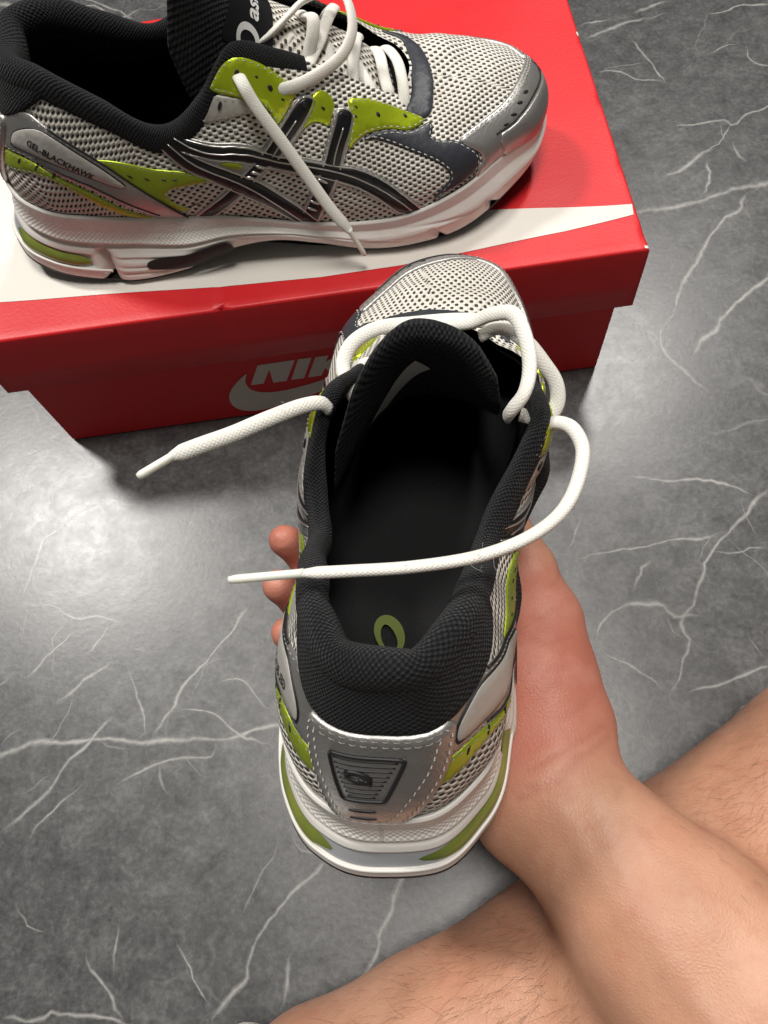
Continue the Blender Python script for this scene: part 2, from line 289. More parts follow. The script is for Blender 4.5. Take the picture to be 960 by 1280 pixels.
# ------------------------------------------------------------------ shoe box
LID=.1109; BW=.35; BD=.2325; LH=.0435
box=empty('shoe_box',(0,.116,0),'red cardboard shoe box with large white swoosh across its lid, lying on the floor','shoe box')
BO=np.array([0,.116,0])
def rbox(x0,x1,y0,y1,z0,z1,bev,nx=40,ny=26,nz=6,bottom=True,warp=0):
    """box shell with softened edges built as bmesh"""
    import bmesh
    bm=bmesh.new(); bmesh.ops.create_cube(bm,size=1)
    for v in bm.verts:
        v.co=Vector(((x0+x1)/2+v.co.x*(x1-x0),(y0+y1)/2+v.co.y*(y1-y0),(z0+z1)/2+v.co.z*(z1-z0)))
    if not bottom:
        f=[f for f in bm.faces if f.normal.z<-.9]; bmesh.ops.delete(bm,geom=f,context='FACES_ONLY')
    es=[e for e in bm.edges if len(e.link_faces)==2]
    bmesh.ops.bevel(bm,geom=es,offset=bev,segments=3,profile=.5,affect='EDGES',clamp_overlap=True)
    return bm
import bmesh
def finish(bm,name,material,parent,smooth=False):
    me=bpy.data.meshes.new(name); bmesh.ops.recalc_face_normals(bm,faces=bm.faces); bm.to_mesh(me); bm.free(); me.materials.append(M[material]); 
    if smooth: me.polygons.foreach_set('use_smooth',np.ones(len(me.polygons),bool))
    return link(name,me,parent)
bm=rbox(-BW/2+.0059,BW/2-.0059,.0045,BD-.0045,0.0005,LID-.004,.0012)
bmesh.ops.translate(bm,verts=bm.verts,vec=-Vector(BO)); base=finish(bm,'box_base','red_card',box)
# lid: a shell folded from sheets: top with gently dented front edge, four skirts
def lid_mesh():
    nx,ny=121,60
    x=np.linspace(-BW/2,BW/2,nx); y=np.linspace(0,BD,ny)
    R=.0016
    def sag(X,Y):
        s=-.0013*np.exp(-((X+.043)/.0016)**2)*np.exp(-(Y/.012)**2)          # crease across the front edge
        s-= .0012*np.exp(-((X-.16)/.02)**2-((Y-.1)/.06)**2)
        s-= .0010*np.exp(-((X+.02)/.08)**2-((Y-.06)/.04)**2)
        s+= .0004*np.sin(X*60+1)*np.sin(Y*47)
        return s
    V=[];F=[]
    # profile around the edge: top sheet -> rounded edge -> skirt, as nested rings
    X,Y=np.meshgrid(np.linspace(-BW/2+R,BW/2-R,nx),np.linspace(R,BD-R,ny),indexing='ij')
    V=np.stack([X,Y,LID+sag(X,Y)],-1).reshape(-1,3); F=[tuple(q) for q in grid_faces(nx,ny,False)]
    idx=np.arange(nx*ny).reshape(nx,ny)
    ring=list(idx[:,0])+list(idx[-1,1:])+list(idx[-2::-1,-1])+list(idx[0,-2:0:-1])
    ring=np.array(ring); C=V[ring]
    out=np.zeros((len(ring),2))
    out[:,1][C[:,1]<=R+1e-9]-=1; out[:,1][C[:,1]>=BD-R-1e-9]+=1; out[:,0][C[:,0]<=-BW/2+R+1e-9]-=1; out[:,0][C[:,0]>=BW/2-R-1e-9]+=1
    prev=ring; allV=[V]; o=len(V)
    prof=[(R*math.sin(a),-R*(1-math.cos(a))) for a in (.4,.8,1.2,math.pi/2)]+[(R+.0003,-.012),(R+.0005,-.026),(R+.0008,-LH),(R-.0010,-LH),(R-.0012,-.02)]
    dent=.0016*np.exp(-((C[:,0]+.043)/.0016)**2)*(C[:,1]<.01)
    for k,(d,z) in enumerate(prof):
        Q=C.copy(); Q[:,:2]+=out*d; Q[:,2]+=z; Q[:,1]+=dent*max(0,1-abs(z)/.02)
        # a few bruises along the edges
        if k<4: Q[:,2]-= .0005*(np.sin(C[:,1]*130)>.93)*(C[:,0]>.17)
        ids=np.arange(o,o+len(Q)); o+=len(Q); allV.append(Q)
        for i in range(len(Q)):
            j=(i+1)%len(Q); F.append((prev[i],ids[i],ids[j],prev[j]))
        prev=ids
    return np.vstack(allV)-BO,F,sag
V,F,SAG=lid_mesh()
lid=link('box_lid',mesh('box_lid',V,F,'red_card'),box)
bm=bmesh.new(); bm.from_mesh(lid.data); bmesh.ops.recalc_face_normals(bm,faces=bm.faces); bm.to_mesh(lid.data); bm.free()
def chaikin(P,k=2,closed=True):
    P=np.asarray(P,float)
    for _ in range(k):
        Q=np.roll(P,-1,0); P=np.stack([P*.75+Q*.25,P*.25+Q*.75],1).reshape(-1,P.shape[1])
    return P
def cdt(poly,step,clear=.6):
    """triangulate a closed 2-D polygon with inner points every step"""
    P=np.asarray(poly,float); n=len(P)
    lo,hi=P.min(0),P.max(0); gx=np.arange(lo[0],hi[0],step); gy=np.arange(lo[1],hi[1],step*.866)
    pts=[]
    Q=np.roll(P,-1,0)
    for j,y in enumerate(gy):
        for x in gx+(step/2 if j%2 else 0):
            # inside test and clearance
            c=((P[:,1]>y)!=(Q[:,1]>y)); xi=(Q[:,0]-P[:,0])*(y-P[:,1])/(Q[:,1]-P[:,1]+1e-15)+P[:,0]
            if (c&(x<xi)).sum()%2==0: continue
            d=Q-P; t=np.clip(((x-P[:,0])*d[:,0]+(y-P[:,1])*d[:,1])/((d**2).sum(1)+1e-15),0,1)
            if np.hypot(P[:,0]+t*d[:,0]-x,P[:,1]+t*d[:,1]-y).min()<step*clear: continue
            pts.append((x,y))
    allp=[Vector((float(a),float(b))) for a,b in list(P)+pts]
    r=delaunay_2d_cdt(allp,[(i,(i+1)%n) for i in range(n)],[],1,1e-9)
    V=np.array([(v.x,v.y) for v in r[0]]); orig=r[3]
    isb=np.array([any(o<n for o in q) for q in orig]) if len(orig)==len(V) else np.zeros(len(V),bool)
    return V,[tuple(f) for f in r[2]],isb
def densify(P,step):
    P=np.asarray(P,float); out=[]
    for a,b in zip(P,np.roll(P,-1,0)):
        k=max(1,int(np.linalg.norm(b-a)/step)); out+= [a+(b-a)*i/k for i in range(k)]
    return np.array(out)
# white swoosh printed on the lid (sheet that follows the lid)
sw=np.array([(.1735,.0305),(.1725,.0235),(.136,.0185),(.092,.0150),(.050,.0120),(.009,.0115),(-.043,.0150),(-.095,.0195),(-.140,.0235),(-.1735,.0265),(-.1735,.1375),(-.13,.137),(-.09,.126),(-.045,.102),(0,.075),(.05,.051),(.10,.0395),(.136,.0345)])
P=densify(sw,.004); V,F,_=cdt(P,.006)
V3=np.c_[V,LID+SAG(V[:,0],V[:,1])+.00022]-BO; link('swoosh_print',mesh('swoosh_print',V3,F,'white_card'),lid)
# worn corners where the red paper has rubbed through
for cx,cy,rx,ry in ((BW/2-.0014,.0014,.0013,.0010),(BW/2-.0010,.1630,.0006,.0022)):
    th=np.linspace(0,2*math.pi,11,endpoint=False); rr=.7+.5*rng.random(11)
    P=np.stack([cx+rx*rr*np.cos(th),cy+ry*rr*np.sin(th)],1); P[:,0]=np.minimum(P[:,0],BW/2-.0004); P[:,1]=np.maximum(P[:,1],.0004)
    V,F,_=cdt(P,.003); ed=np.minimum(BW/2-V[:,0],V[:,1]); dz=np.where(ed<.0016,-(.0016-np.sqrt(np.maximum(.0016**2-(.0016-ed)**2,0))),0)
    link('worn_patch',mesh('worn_patch',np.c_[V,LID+SAG(V[:,0],V[:,1])+dz+.00025]-BO,F,'white_card'),lid)
# front print on the base: letters and swoosh  (x, z) in mm
def flat_print(name,polys,y,material,parent):
    parts=[]
    for p in polys:
        P=densify(np.array(p,float)*.001,.004); V,F,_=cdt(P,.008); parts.append((np.c_[V[:,0],np.full(len(V),y),V[:,1]]-BO,F,None))
    V,F,U=merge(parts); return link(name,mesh(name,V,F,material,smooth=False),parent)
fy=.0045-.0003
letters={'N':[(-45.2,34.5),(-36.9,53.4),(-15.2,53.6),(-23.7,33.6),(-31.7,33.8),(-31.3,47.6),(-37.5,34.3)],
 'I':[(-20.8,34.0),(-13.2,53.7),(-5.4,53.6),(-13.0,34.0)],
 'K':[(-10.6,34.2),(-3.2,53.4),(4.4,53.4),(2.0,47.2),(10.5,53.5),(20,53.6),(8,45.6),(12.5,34.4),(3.8,34.3),(.8,41.4),(-2.4,34.2)],
 'E':[(14.2,34.4),(21.8,53.7),(40.1,53.8),(38.2,49),(27.2,48.9),(26.2,46.6),(36.6,46.7),(34.8,42.4),(24.4,42.3),(23.2,39.6),(34.6,39.7),(32.5,34.6)]}
for ch,p in letters.items(): flat_print('printed_letter',[p],fy,'grey_print',base)
swo=[(-44.3,47.6),(-51.5,40.6),(-58.6,31.5),(-61.9,22.0),(-60.9,12.6),(-55.3,6.6),(-46,4.9),(-32.9,7.4),(-16.7,12.4),(-7,16.5),(12,25.6),(34,39),(50,50),(33,42.5),(14,34.6),(-2.8,29.3),(-14.4,26.0),(-29.7,23.3),(-39.5,24.4),(-45.8,28.6),(-47.9,35),(-47.2,41)]
flat_print('printed_swoosh',[chaikin(np.array(swo,float)+np.array([0,0]),1)],fy,'grey_print',base)
# ------------------------------------------------------------------ shoes
def pspline(keys,vals,s):
    keys=np.asarray(keys,float); vals=np.asarray(vals,float); s=np.mod(np.asarray(s,float),1.0)
    k=np.concatenate([keys[-2:]-1,keys,keys[:3]+1]); v=np.concatenate([vals[-2:],vals,vals[:3]])
    i=np.clip(np.searchsorted(k,s,side='right')-1,1,len(k)-3)
    k0,k1,k2,k3=k[i-1],k[i],k[i+1],k[i+2]; v0,v1,v2,v3=v[i-1],v[i],v[i+1],v[i+2]
    e=lambda a:a[...,None]
    m1=((v2-v1)/e(k2-k1)*e(k1-k0)+(v1-v0)/e(k1-k0)*e(k2-k1))/e(k2-k0)
    m2=((v3-v2)/e(k3-k2)*e(k2-k1)+(v2-v1)/e(k2-k1)*e(k3-k2))/e(k3-k1)
    u=e((s-k1)/(k2-k1)); H=e(k2-k1)
    return v1*(2*u**3-3*u**2+1)+m1*H*(u**3-2*u**2+u)+v2*(-2*u**3+3*u**2)+m2*H*(u**3-u**2)
ST=np.array([
# s      Bx  By  Bz     Tx  Ty  Tz     d0x d0y d0z    d1x d1y d1z
[0.000,   7,  0, 46,    33,  0,106,    0,  0, 18,   -6,  0,-20],
[0.030,  11,-19, 44,    36,-16,107,    0, -6, 18,   -6, -4,-20],
[0.062,  25,-32, 42,    50,-26,105,    1, -8, 18,   -4, -6,-20],
[0.105,  50,-37, 37,    73,-34, 91,    0, -7, 14,    0, -5,-14],
[0.155,  80,-38, 31,    93,-37, 77,    0, -7, 14,    0, -4,-14],
[0.205, 108,-40, 28,   114,-37, 88,    0, -7, 18,    0, -7,-18],
[0.245, 130,-43, 24,   133,-29,104,    0, -6, 24,    0,-12,-18],
[0.285, 152,-46, 20,   152,-24, 96,    0, -5, 24,    0,-13,-14],
[0.325, 175,-49, 18,   172,-21, 84,    0, -5, 22,    2,-14,-10],
[0.370, 201,-51, 20,   190,-20, 71,    0, -5, 20,    4,-15, -8],
[0.415, 228,-47, 27,   202,-16, 62,    3, -5, 19,   10,-14, -6],
[0.458, 251,-33, 30,   208, -8, 60,    6, -4, 19,   18,-10, -4],
[0.495, 272,-18, 28,   211, -1, 60,    8, -3, 23,   24, -5, -3],
[0.525, 280,  2, 28,   212,  5, 60,    9,  1, 23,   26,  0, -3],
[0.555, 275, 22, 28,   211, 12, 60,    7,  4, 23,   24,  5, -3],
[0.590, 253, 33, 29,   207, 19, 61,    4,  5, 22,   17, 11, -4],
[0.630, 227, 41, 25,   199, 25, 63,    1,  5, 20,    8, 14, -6],
[0.675, 198, 42, 22,   187, 28, 72,    0,  5, 21,    3, 14, -8],
[0.718, 172, 40, 22,   169, 28, 85,    0,  4, 24,    0, 13,-12],
[0.756, 149, 35, 26,   150, 28, 97,    0,  3, 26,    0, 11,-16],
[0.796, 127, 32, 31,   131, 31,102,    0,  4, 26,    0,  8,-18],
[0.840, 103, 33, 35,   112, 33, 88,    0,  8, 20,    0,  5,-18],
[0.885,  78, 35, 38,    92, 33, 80,    0,  9, 16,    0,  8,-14],
[0.928,  50, 35, 42,    71, 30, 92,    0,  9, 15,    0,  9,-16],
[0.966,  24, 30, 43,    48, 24,105,    1,  9, 18,   -4,  8,-20],
[0.984,  11, 17, 44,    35, 14,107,    0,  5, 18,   -6,  4,-20],
])

SO=np.array([
# s      x   y  zbot ztop-lip   (outline at the widest)
[0.000,  -7,  0, 9, 49],[0.030,-2,-24, 8, 48],[0.062,14,-38, 5, 45],[0.105,46,-47, 1, 40],[0.155,82,-48,2, 34],
[0.205,110,-46,9,31],[0.245,132,-48,12,27],[0.285,154,-51,8,23],[0.325,176,-54,2,21],[0.370,202,-56,1,23],[0.415,231,-52,3,30],
[0.458,257,-37,8,33],[0.495,275,-20,13,33],[0.525,283,2,15,34],[0.555,278,24,14,33],[0.590,259,38,9,32],[0.630,230,45,4,28],
[0.675,199,47,1,25],[0.718,172,45,4,25],[0.756,149,40,9,29],[0.796,127,37,11,34],[0.840,103,39,7,38],[0.885,77,43,2,41],
[0.928,46,44,1,44],[0.966,14,36,5,46],[0.984,-2,22,8,48]])

# outer-side station -> matching inner-side station
SL=[-.08,0,.03,.062,.105,.155,.205,.245,.285,.325,.37,.415,.458,.495,.525,.6]
SM=[1.08,1,.984,.966,.928,.885,.84,.796,.756,.718,.675,.63,.59,.555,.525,.45]
PANELS={'eyelet_hi':[(0.2167,1.0),(0.2242,1.0),(0.2325,1.0),(0.2425,0.98),(0.2558,0.95),(0.2767,0.9),(0.2942,0.81),(0.29,0.75),(0.2817,0.68),(0.275,0.63),(0.27,0.61),(0.27,0.65),(0.2675,0.69),(0.2592,0.72),(0.2442,0.76),(0.2308,0.85)],'saddle':[(0.215,1.0),(0.2342,0.81),(0.2508,0.74),(0.2642,0.7),(0.2558,0.67),(0.2333,0.7),(0.2117,0.84),(0.195,0.96),(0.2033,1.0)],'v1':[(0.2975,0.77),(0.3067,0.77),(0.3033,0.72),(0.2908,0.61),(0.2742,0.5),(0.2683,0.46),(0.25,0.38),(0.2325,0.29),(0.2125,0.18),(0.1942,0.0),(0.18,0.0),(0.1975,0.19),(0.2217,0.33),(0.24,0.4),(0.2558,0.47),(0.2717,0.58),(0.2825,0.66)],'v2':[(0.3267,0.74),(0.3392,0.74),(0.3333,0.64),(0.3225,0.51),(0.3167,0.41),(0.3092,0.31),(0.2967,0.16),(0.2883,0.0),(0.2725,0.0),(0.2842,0.16),(0.2958,0.3),(0.305,0.42),(0.3125,0.54),(0.3192,0.63)],'l1':[(0.1617,1.0),(0.1767,0.92),(0.1975,0.77),(0.2283,0.56),(0.2592,0.46),(0.2892,0.44),(0.3142,0.42),(0.335,0.41),(0.3533,0.35),(0.3658,0.25),(0.3783,0.07),(0.3808,0.0),(0.3667,0.04),(0.3508,0.21),(0.335,0.3),(0.3192,0.34),(0.3,0.37),(0.2742,0.39),(0.2467,0.42),(0.2225,0.52),(0.1958,0.69),(0.1717,0.84),(0.1575,0.97)],'l2':[(0.1558,1.0),(0.1675,0.9),(0.1867,0.72),(0.2083,0.55),(0.2292,0.39),(0.245,0.32),(0.2625,0.23),(0.2792,0.14),(0.2933,0.01),(0.2933,0.0),(0.2767,0.0),(0.2667,0.06),(0.2517,0.15),(0.235,0.23),(0.2208,0.32),(0.2025,0.47),(0.1808,0.63),(0.1633,0.79),(0.15,0.93)],'midgreen':[(0.0925,0.59),(0.1108,0.63),(0.1325,0.66),(0.1608,0.67),(0.1892,0.57),(0.2067,0.45),(0.2017,0.44),(0.18,0.47),(0.1617,0.46),(0.1583,0.39),(0.1642,0.3),(0.1808,0.16),(0.17,0.15),(0.15,0.33),(0.1292,0.44),(0.1092,0.54)],'strap':[(0.05,0.78),(0.0675,0.72),(0.0883,0.65),(0.1183,0.54),(0.1425,0.42),(0.1617,0.26),(0.1783,0.01),(0.17,0.0),(0.1542,0.0),(0.1367,0.18),(0.1058,0.35),(0.0775,0.43),(0.0542,0.5),(0.034,0.47),(0.022,0.44),(0.0195,0.58),(0.022,0.71),(0.034,0.735)],'plate':[(0.04,0.53),(0.0392,0.58),(0.0433,0.64),(0.0583,0.7),(0.0692,0.69),(0.0883,0.62),(0.1092,0.54),(0.1258,0.46),(0.12,0.43),(0.0983,0.47),(0.0767,0.51),(0.0558,0.53)],'lowgreen':[(0.0508,0.48),(0.0775,0.42),(0.1058,0.32),(0.1367,0.12),(0.155,0.0),(0.1383,0.0),(0.1217,0.12),(0.0917,0.31),(0.07,0.4),(0.0508,0.38),(0.0367,0.33),(0.023,0.3),(0.0225,0.42),(0.034,0.465)],'eyelet_fr':[(0.3367,0.82),(0.3492,0.85),(0.3633,0.88),(0.3883,0.87),(0.41,0.8),(0.4208,0.71),(0.4092,0.68),(0.3925,0.66),(0.375,0.69),(0.3525,0.65),(0.3383,0.59),(0.3267,0.51),(0.3317,0.62),(0.3375,0.7)],'navy':[(0.3417,0.58),(0.3517,0.64),(0.3742,0.68),(0.3917,0.65),(0.4075,0.67),(0.4233,0.68),(0.4192,0.62),(0.4092,0.57),(0.4167,0.51),(0.4283,0.46),(0.4375,0.23),(0.4317,0.13),(0.4233,0.09),(0.4008,0.09),(0.3892,0.08),(0.3983,0.14),(0.4067,0.19),(0.4083,0.26),(0.4033,0.38),(0.3925,0.48),(0.38,0.55),(0.3692,0.59),(0.3558,0.61)],'silverfan':[(0.1542,0.95),(0.1717,0.84),(0.1958,0.69),(0.2225,0.51),(0.245,0.42),(0.2525,0.38),(0.2458,0.34),(0.2292,0.4),(0.2092,0.55),(0.1875,0.72),(0.1667,0.88)],'tinygreen':[(0.2125,0.55),(0.2225,0.52),(0.2358,0.45),(0.2317,0.42),(0.2217,0.48)],'midmesh_green2':[(0.3067,0.8),(0.3167,0.84),(0.3242,0.78),(0.3208,0.72),(0.315,0.63),(0.3092,0.65),(0.3033,0.65),(0.2983,0.63),(0.2908,0.59),(0.2992,0.69)],'heelpatch':[(-0.062,0.99),(-0.07,0.94),(-0.064,0.86),(-0.048,0.77),(-0.03,0.68),(-0.012,0.645),(0.008,0.635),(0.03,0.66),(0.048,0.75),(0.062,0.86),(0.071,0.94),(0.064,0.99),(0.03,0.99),(0,0.99),(-0.03,0.99)],'counter':[(-0.023,0.69),(-0.01,0.655),(0.006,0.65),(0.022,0.66),(0.034,0.68),(0.031,0.5),(0.024,0.3),(0.0185,0.04),(0.0175,0),(-0.008,0),(-0.009,0.04),(-0.0145,0.3),(-0.02,0.5)],'badge':[(0.0178,0.545),(0.0152,0.545),(0.0049,0.545),(-0.0054,0.545),(-0.008,0.545),(-0.0074,0.518),(-0.0052,0.41),(-0.0031,0.302),(-0.0025,0.275),(-0.0012,0.275),(0.0042,0.275),(0.0096,0.275),(0.011,0.275),(0.0117,0.302),(0.0144,0.41),(0.0171,0.518)],'badge_lines':[(0.305,0.0001,0.009),(0.332,-0.0007,0.0099),(0.36,-0.0015,0.0107),(0.388,-0.0022,0.0116),(0.415,-0.003,0.0124),(0.442,-0.0038,0.0132),(0.47,-0.0045,0.0141),(0.498,-0.0053,0.0149),(0.525,-0.006,0.0158)],'throat':[(0.405,0.84),(0.412,0.74),(0.428,0.7),(0.455,0.79),(0.49,0.86),(0.52,0.89),(0.55,0.89),(0.59,0.86),(0.612,0.83),(0.628,0.84),(0.635,0.88),(0.6,0.9),(0.56,0.985),(0.52,0.985),(0.48,0.985),(0.44,0.92)],'toeedge_pts':[(0.4292,0.46),(0.4508,0.44),(0.4733,0.43),(0.4967,0.44),(0.5242,0.4),(0.5508,0.26),(0.535,0.33),(0.56,0.33),(0.59,0.35),(0.612,0.36),(0.625,0.33)],'toecap':[(0.4292,0.09),(0.4375,0.14),(0.4375,0.24),(0.4308,0.37),(0.4292,0.46),(0.4508,0.44),(0.4733,0.43),(0.4967,0.44),(0.5242,0.4),(0.5508,0.26),(0.535,0.33),(0.56,0.33),(0.59,0.35),(0.612,0.36),(0.625,0.33),(0.63,0.2),(0.632,0.08),(0.63,0.0),(0.6146,0.0),(0.5991,0.0),(0.5837,0.0),(0.5682,0.0),(0.5528,0.0),(0.5373,0.0),(0.5219,0.0),(0.5064,0.0),(0.491,0.0),(0.4755,0.0),(0.4601,0.0),(0.4446,0.0),(0.4292,0.0)],'toeseam':[(0.4567,0.28),(0.4708,0.27),(0.485,0.3),(0.5017,0.3),(0.5233,0.25),(0.5383,0.2),(0.5433,0.22),(0.53,0.2),(0.56,0.2),(0.59,0.22),(0.61,0.2)],'toetrim':[(0.4567,0.26),(0.4708,0.25),(0.485,0.27999999999999997),(0.5017,0.27999999999999997),(0.5233,0.23),(0.5383,0.18000000000000002),(0.5433,0.2),(0.53,0.18000000000000002),(0.56,0.18000000000000002),(0.59,0.2),(0.61,0.18000000000000002),(0.61,0.01),(0.593,0.01),(0.5759,0.01),(0.5589,0.01),(0.5419,0.01),(0.5248,0.01),(0.5078,0.01),(0.4908,0.01),(0.4737,0.01),(0.4567,0.01)],'toeholes':[(0.4683,0.29,-0.6),(0.4783,0.32,-0.6),(0.49,0.35,-0.6),(0.5017,0.35,-0.6)],'cl1':[(0.1708,0.95),(0.1925,0.75),(0.2275,0.53),(0.2583,0.44),(0.2883,0.42),(0.3142,0.4),(0.3333,0.36),(0.3517,0.29),(0.365,0.18),(0.3725,0.07)],'cl2':[(0.1617,0.92),(0.1858,0.67),(0.2075,0.5),(0.2292,0.34),(0.2508,0.21),(0.2692,0.1),(0.2817,0.0)],'cv1':[(0.2892,0.65),(0.2733,0.54),(0.2625,0.46)],'cv2':[(0.3267,0.64),(0.3158,0.5),(0.3125,0.43)],'dash_list':[(0.25,0.41,-0.3),(0.245,0.38,-0.3),(0.2392,0.36,-0.3),(0.3017,0.34,-0.3),(0.2917,0.2,-0.3),(0.2883,0.15,-0.3)],'dashes':[],'strap_up':[(0.0675,0.72),(0.0883,0.65),(0.1183,0.54),(0.1425,0.42),(0.1617,0.26),(0.1758,0.06)],'strap_lo':[(0.0592,0.5),(0.0767,0.46),(0.105,0.39),(0.1367,0.24),(0.1525,0.12)],'textline':[(0.0533,0.58),(0.0683,0.55),(0.0842,0.51),(0.0992,0.47)],'perf_green':[(0.1258,0.55,-0.35),(0.14,0.56,-0.35),(0.1558,0.57,-0.35),(0.1667,0.56,-0.35),(0.0458,0.44,1.2),(0.06,0.44,1.2),(0.0733,0.43,1.2)],'perf_eye':[(0.2617,0.85,-0.3,0.0011,0.0006),(0.2808,0.75,-0.3,0.0011,0.0006),(0.3125,0.73,-0.3,0.0011,0.0006),(0.3433,0.78,-0.3,0.0011,0.0006),(0.3408,0.72,-0.3,0.0011,0.0006),(0.225,0.84,0,0.0018,0.0016),(0.2458,0.89,0,0.0016,0.0015),(0.2717,0.8,0,0.0016,0.0015),(0.2983,0.73,0,0.0016,0.0015),(0.33,0.72,0,0.0016,0.0015),(0.3658,0.77,0,0.0016,0.0015),(0.3983,0.77,0,0.0016,0.0015)]}
PANELS['toeedge']=lambda d:[(a,b-d/.085) for a,b in PANELS['toeedge_pts']]
class Shoe:
    def __init__(s,root,scale,mirror,spread=1.0,drop=0,narrow=1.0):
        s.root=root; s.sc=scale; s.mir=mirror; s.ST=ST.copy()
        for i,k in enumerate(ST[:,0]):
            x=ST[i,4]; w=np.clip((x-95)/30,0,1)*np.clip((205-x)/40,0,1)
            w2=np.clip((128-x)/20,0,1)
            s.ST[i,5]*=(1+(spread-1)*w)*(1+(narrow-1)*w2); s.ST[i,6]-=drop*w; s.ST[i,5]+=(5.0 if mirror else 0)*w
    def stn(s,q): return pspline(s.ST[:,0],s.ST[:,1:],q)*.001
    def up(s,q,t):
        q,t=np.broadcast_arrays(np.asarray(q,float),np.asarray(t,float)); v=s.stn(q)
        B=v[...,0:3];T=v[...,3:6];a=B+v[...,6:9];b=T+v[...,9:12]; t=t[...,None]; r=1-t
        return B*r**3+3*a*r*r*t+3*b*r*t*t+T*t**3
    def nrm(s,q,t):
        q,t=np.broadcast_arrays(np.asarray(q,float),np.asarray(t,float)); e=1e-3
        ds=s.up(q+e,t)-s.up(q-e,t); t1=np.minimum(t+.02,1); t0=np.maximum(t-.02,0); dt=s.up(q,t1)-s.up(q,t0)
        n=np.cross(ds,dt); n/=np.linalg.norm(n,axis=-1,keepdims=True)+1e-12
        return n if not hasattr(s,'sgn') else n*s.sgn
    def init(s):
        n=s.nrm(np.array([.155]),np.array([.5]))[0]; s.sgn=1.0 if n[1]<0 else -1.0
    def put(s,name,V,F,material,parent=None,uv=None,kind=None,smooth=True,label=None):
        V=np.asarray(V,float)*s.sc
        if s.mir: V=V*np.array([1,-1,1]); F=[tuple(f)[::-1] for f in F]
        return link(name,mesh(name,V,F,material,uv,smooth),parent or s.root,kind,label)
    def sole_at(s,q,w,off=None):
        """midsole side wall; q around, w 0 top .. 1 ground"""
        q=np.asarray(q,float); S=pspline(SO[:,0],SO[:,1:],q)*.001; B=s.stn(q)[...,0:3]
        e=1e-3; d=(pspline(SO[:,0],SO[:,1:],q+e)-pspline(SO[:,0],SO[:,1:],q-e))[...,:2]
        n=np.stack([d[...,1],-d[...,0]],-1); n/=np.linalg.norm(n,axis=-1,keepdims=True)+1e-12
        c=s.cen; sg=np.sign(((S[...,:2]-c)*n).sum(-1,keepdims=True)); n=n*sg
        zb=S[...,2]; zt=B[...,2]; L=lambda f:zb+(zt-zb)*f
        K=[0,.07,.14,.30,.46,.52,.62,.76,.92,1.0]
        bx=B[...,:2]; ox=S[...,:2]; m=.001
        PX=[bx-n*.6*m,bx+n*1.5*m,bx+n*2.6*m,bx*.45+ox*.55,bx*.12+ox*.88+n*.6*m,ox+n*.6*m,ox+n*.4*m,ox-n*.4*m,ox-n*1.4*m,ox-n*3.2*m]
        hf=np.clip((.100-S[...,0])/.045,0,1)[...,None]; hf=hf*hf*(3-2*hf)
        for i_,f_ in ((3,.12),(4,.28),(5,.35),(6,.53),(7,.86),(8,1.0)): PX[i_]=PX[i_]*(1-hf)+(bx*(1-f_)+ox*f_+n*(1.6*m*(1-f_)))*hf
        PZ=[zt-2*m,zt+2.6*m,zt+1.4*m,L(.80),L(.62),L(.54),L(.44),L(.26),L(.09),zb+1.6*m]
        A=np.stack([np.concatenate([p,z[...,None]],-1) for p,z in zip(PX,PZ)],0)
        w=np.asarray(w,float); i=np.clip(np.searchsorted(K,w,side='right')-1,0,len(K)-2); K=np.array(K)
        f=((w-K[i])/(K[i+1]-K[i])); f=f*f*(3-2*f)*.35+f*.65
        ii=i; idx=np.indices(q.shape) if q.shape else ()
        P=A[(ii,)+tuple(idx)]*(1-f[...,None])+A[(ii+1,)+tuple(idx)]*f[...,None]
        n3=np.concatenate([n,np.zeros_like(n[...,:1])],-1)
        x=P[...,0]*1000; g=lambda v,c,sd:np.exp(-((v-c)/sd)**2)
        D=np.zeros_like(x)
        heel=1/(1+np.exp((x-150)/10))
        D-=1.5*m*g(w,.50,.028)*heel                                        # seam under the textured band
        D+=.7*m*g(w,.44,.03)*heel
        win=np.clip((38-x)/3,0,1)                                           # gel window band at the heel
        D-=1.5*m*win*np.clip(1-((w-.70)/.082)**6,0,1)
        pod=g(x,43,2.6)*np.clip((w-.52)/.1,0,1); D-=7*m*pod
        inpod=np.clip((x-47)/5,0,1)*np.clip((92-x)/8,0,1)
        for c_ in (.66,.75,.84): D-=.8*m*inpod*g(w,c_+(x-70)*.0006,.014)
        D+=1.0*m*inpod*np.clip((w-.56)/.06,0,1)
        for xc,sd in ((216,1.6),(246,1.8)): D-=3.0*m*g(x,xc+(w-.8)*14,sd)*np.clip((w-.5)/.2,0,1)
        for k_,(xa,wa) in enumerate(((120,.62),(150,.5),(185,.6),(222,.5))): D-=.7*m*g(w-(x-xa)*.006,wa,.03)*g(x,xa,18)*(1-heel*.5)
        if off is not None: D=off
        return P+n3*(D[...,None] if not np.isscalar(D) else D)
    # -- raised panel glued on the upper
    def panel(s,name,poly,material,parent,h=1.0,base=0.0,inner=False,round_=1,step=.0032,rim=.0007,label=None,shift=0):
        P=np.asarray(poly,float)
        if round_: P=chaikin(P,round_)
        Q=P*np.array([.72,.085]); 
        A=.5*np.sum(Q[:,0]*np.roll(Q[:,1],-1)-np.roll(Q[:,0],-1)*Q[:,1])
        if A<0: Q=Q[::-1]
        Q=densify(Q,.0022); n=len(Q)
        d=np.roll(Q,-1,0)-np.roll(Q,1,0); nn=np.stack([-d[:,1],d[:,0]],1); nn/=np.linalg.norm(nn,axis=1,keepdims=True)+1e-12
        I=Q+nn*rim
        V2,F,_=cdt(I,step)
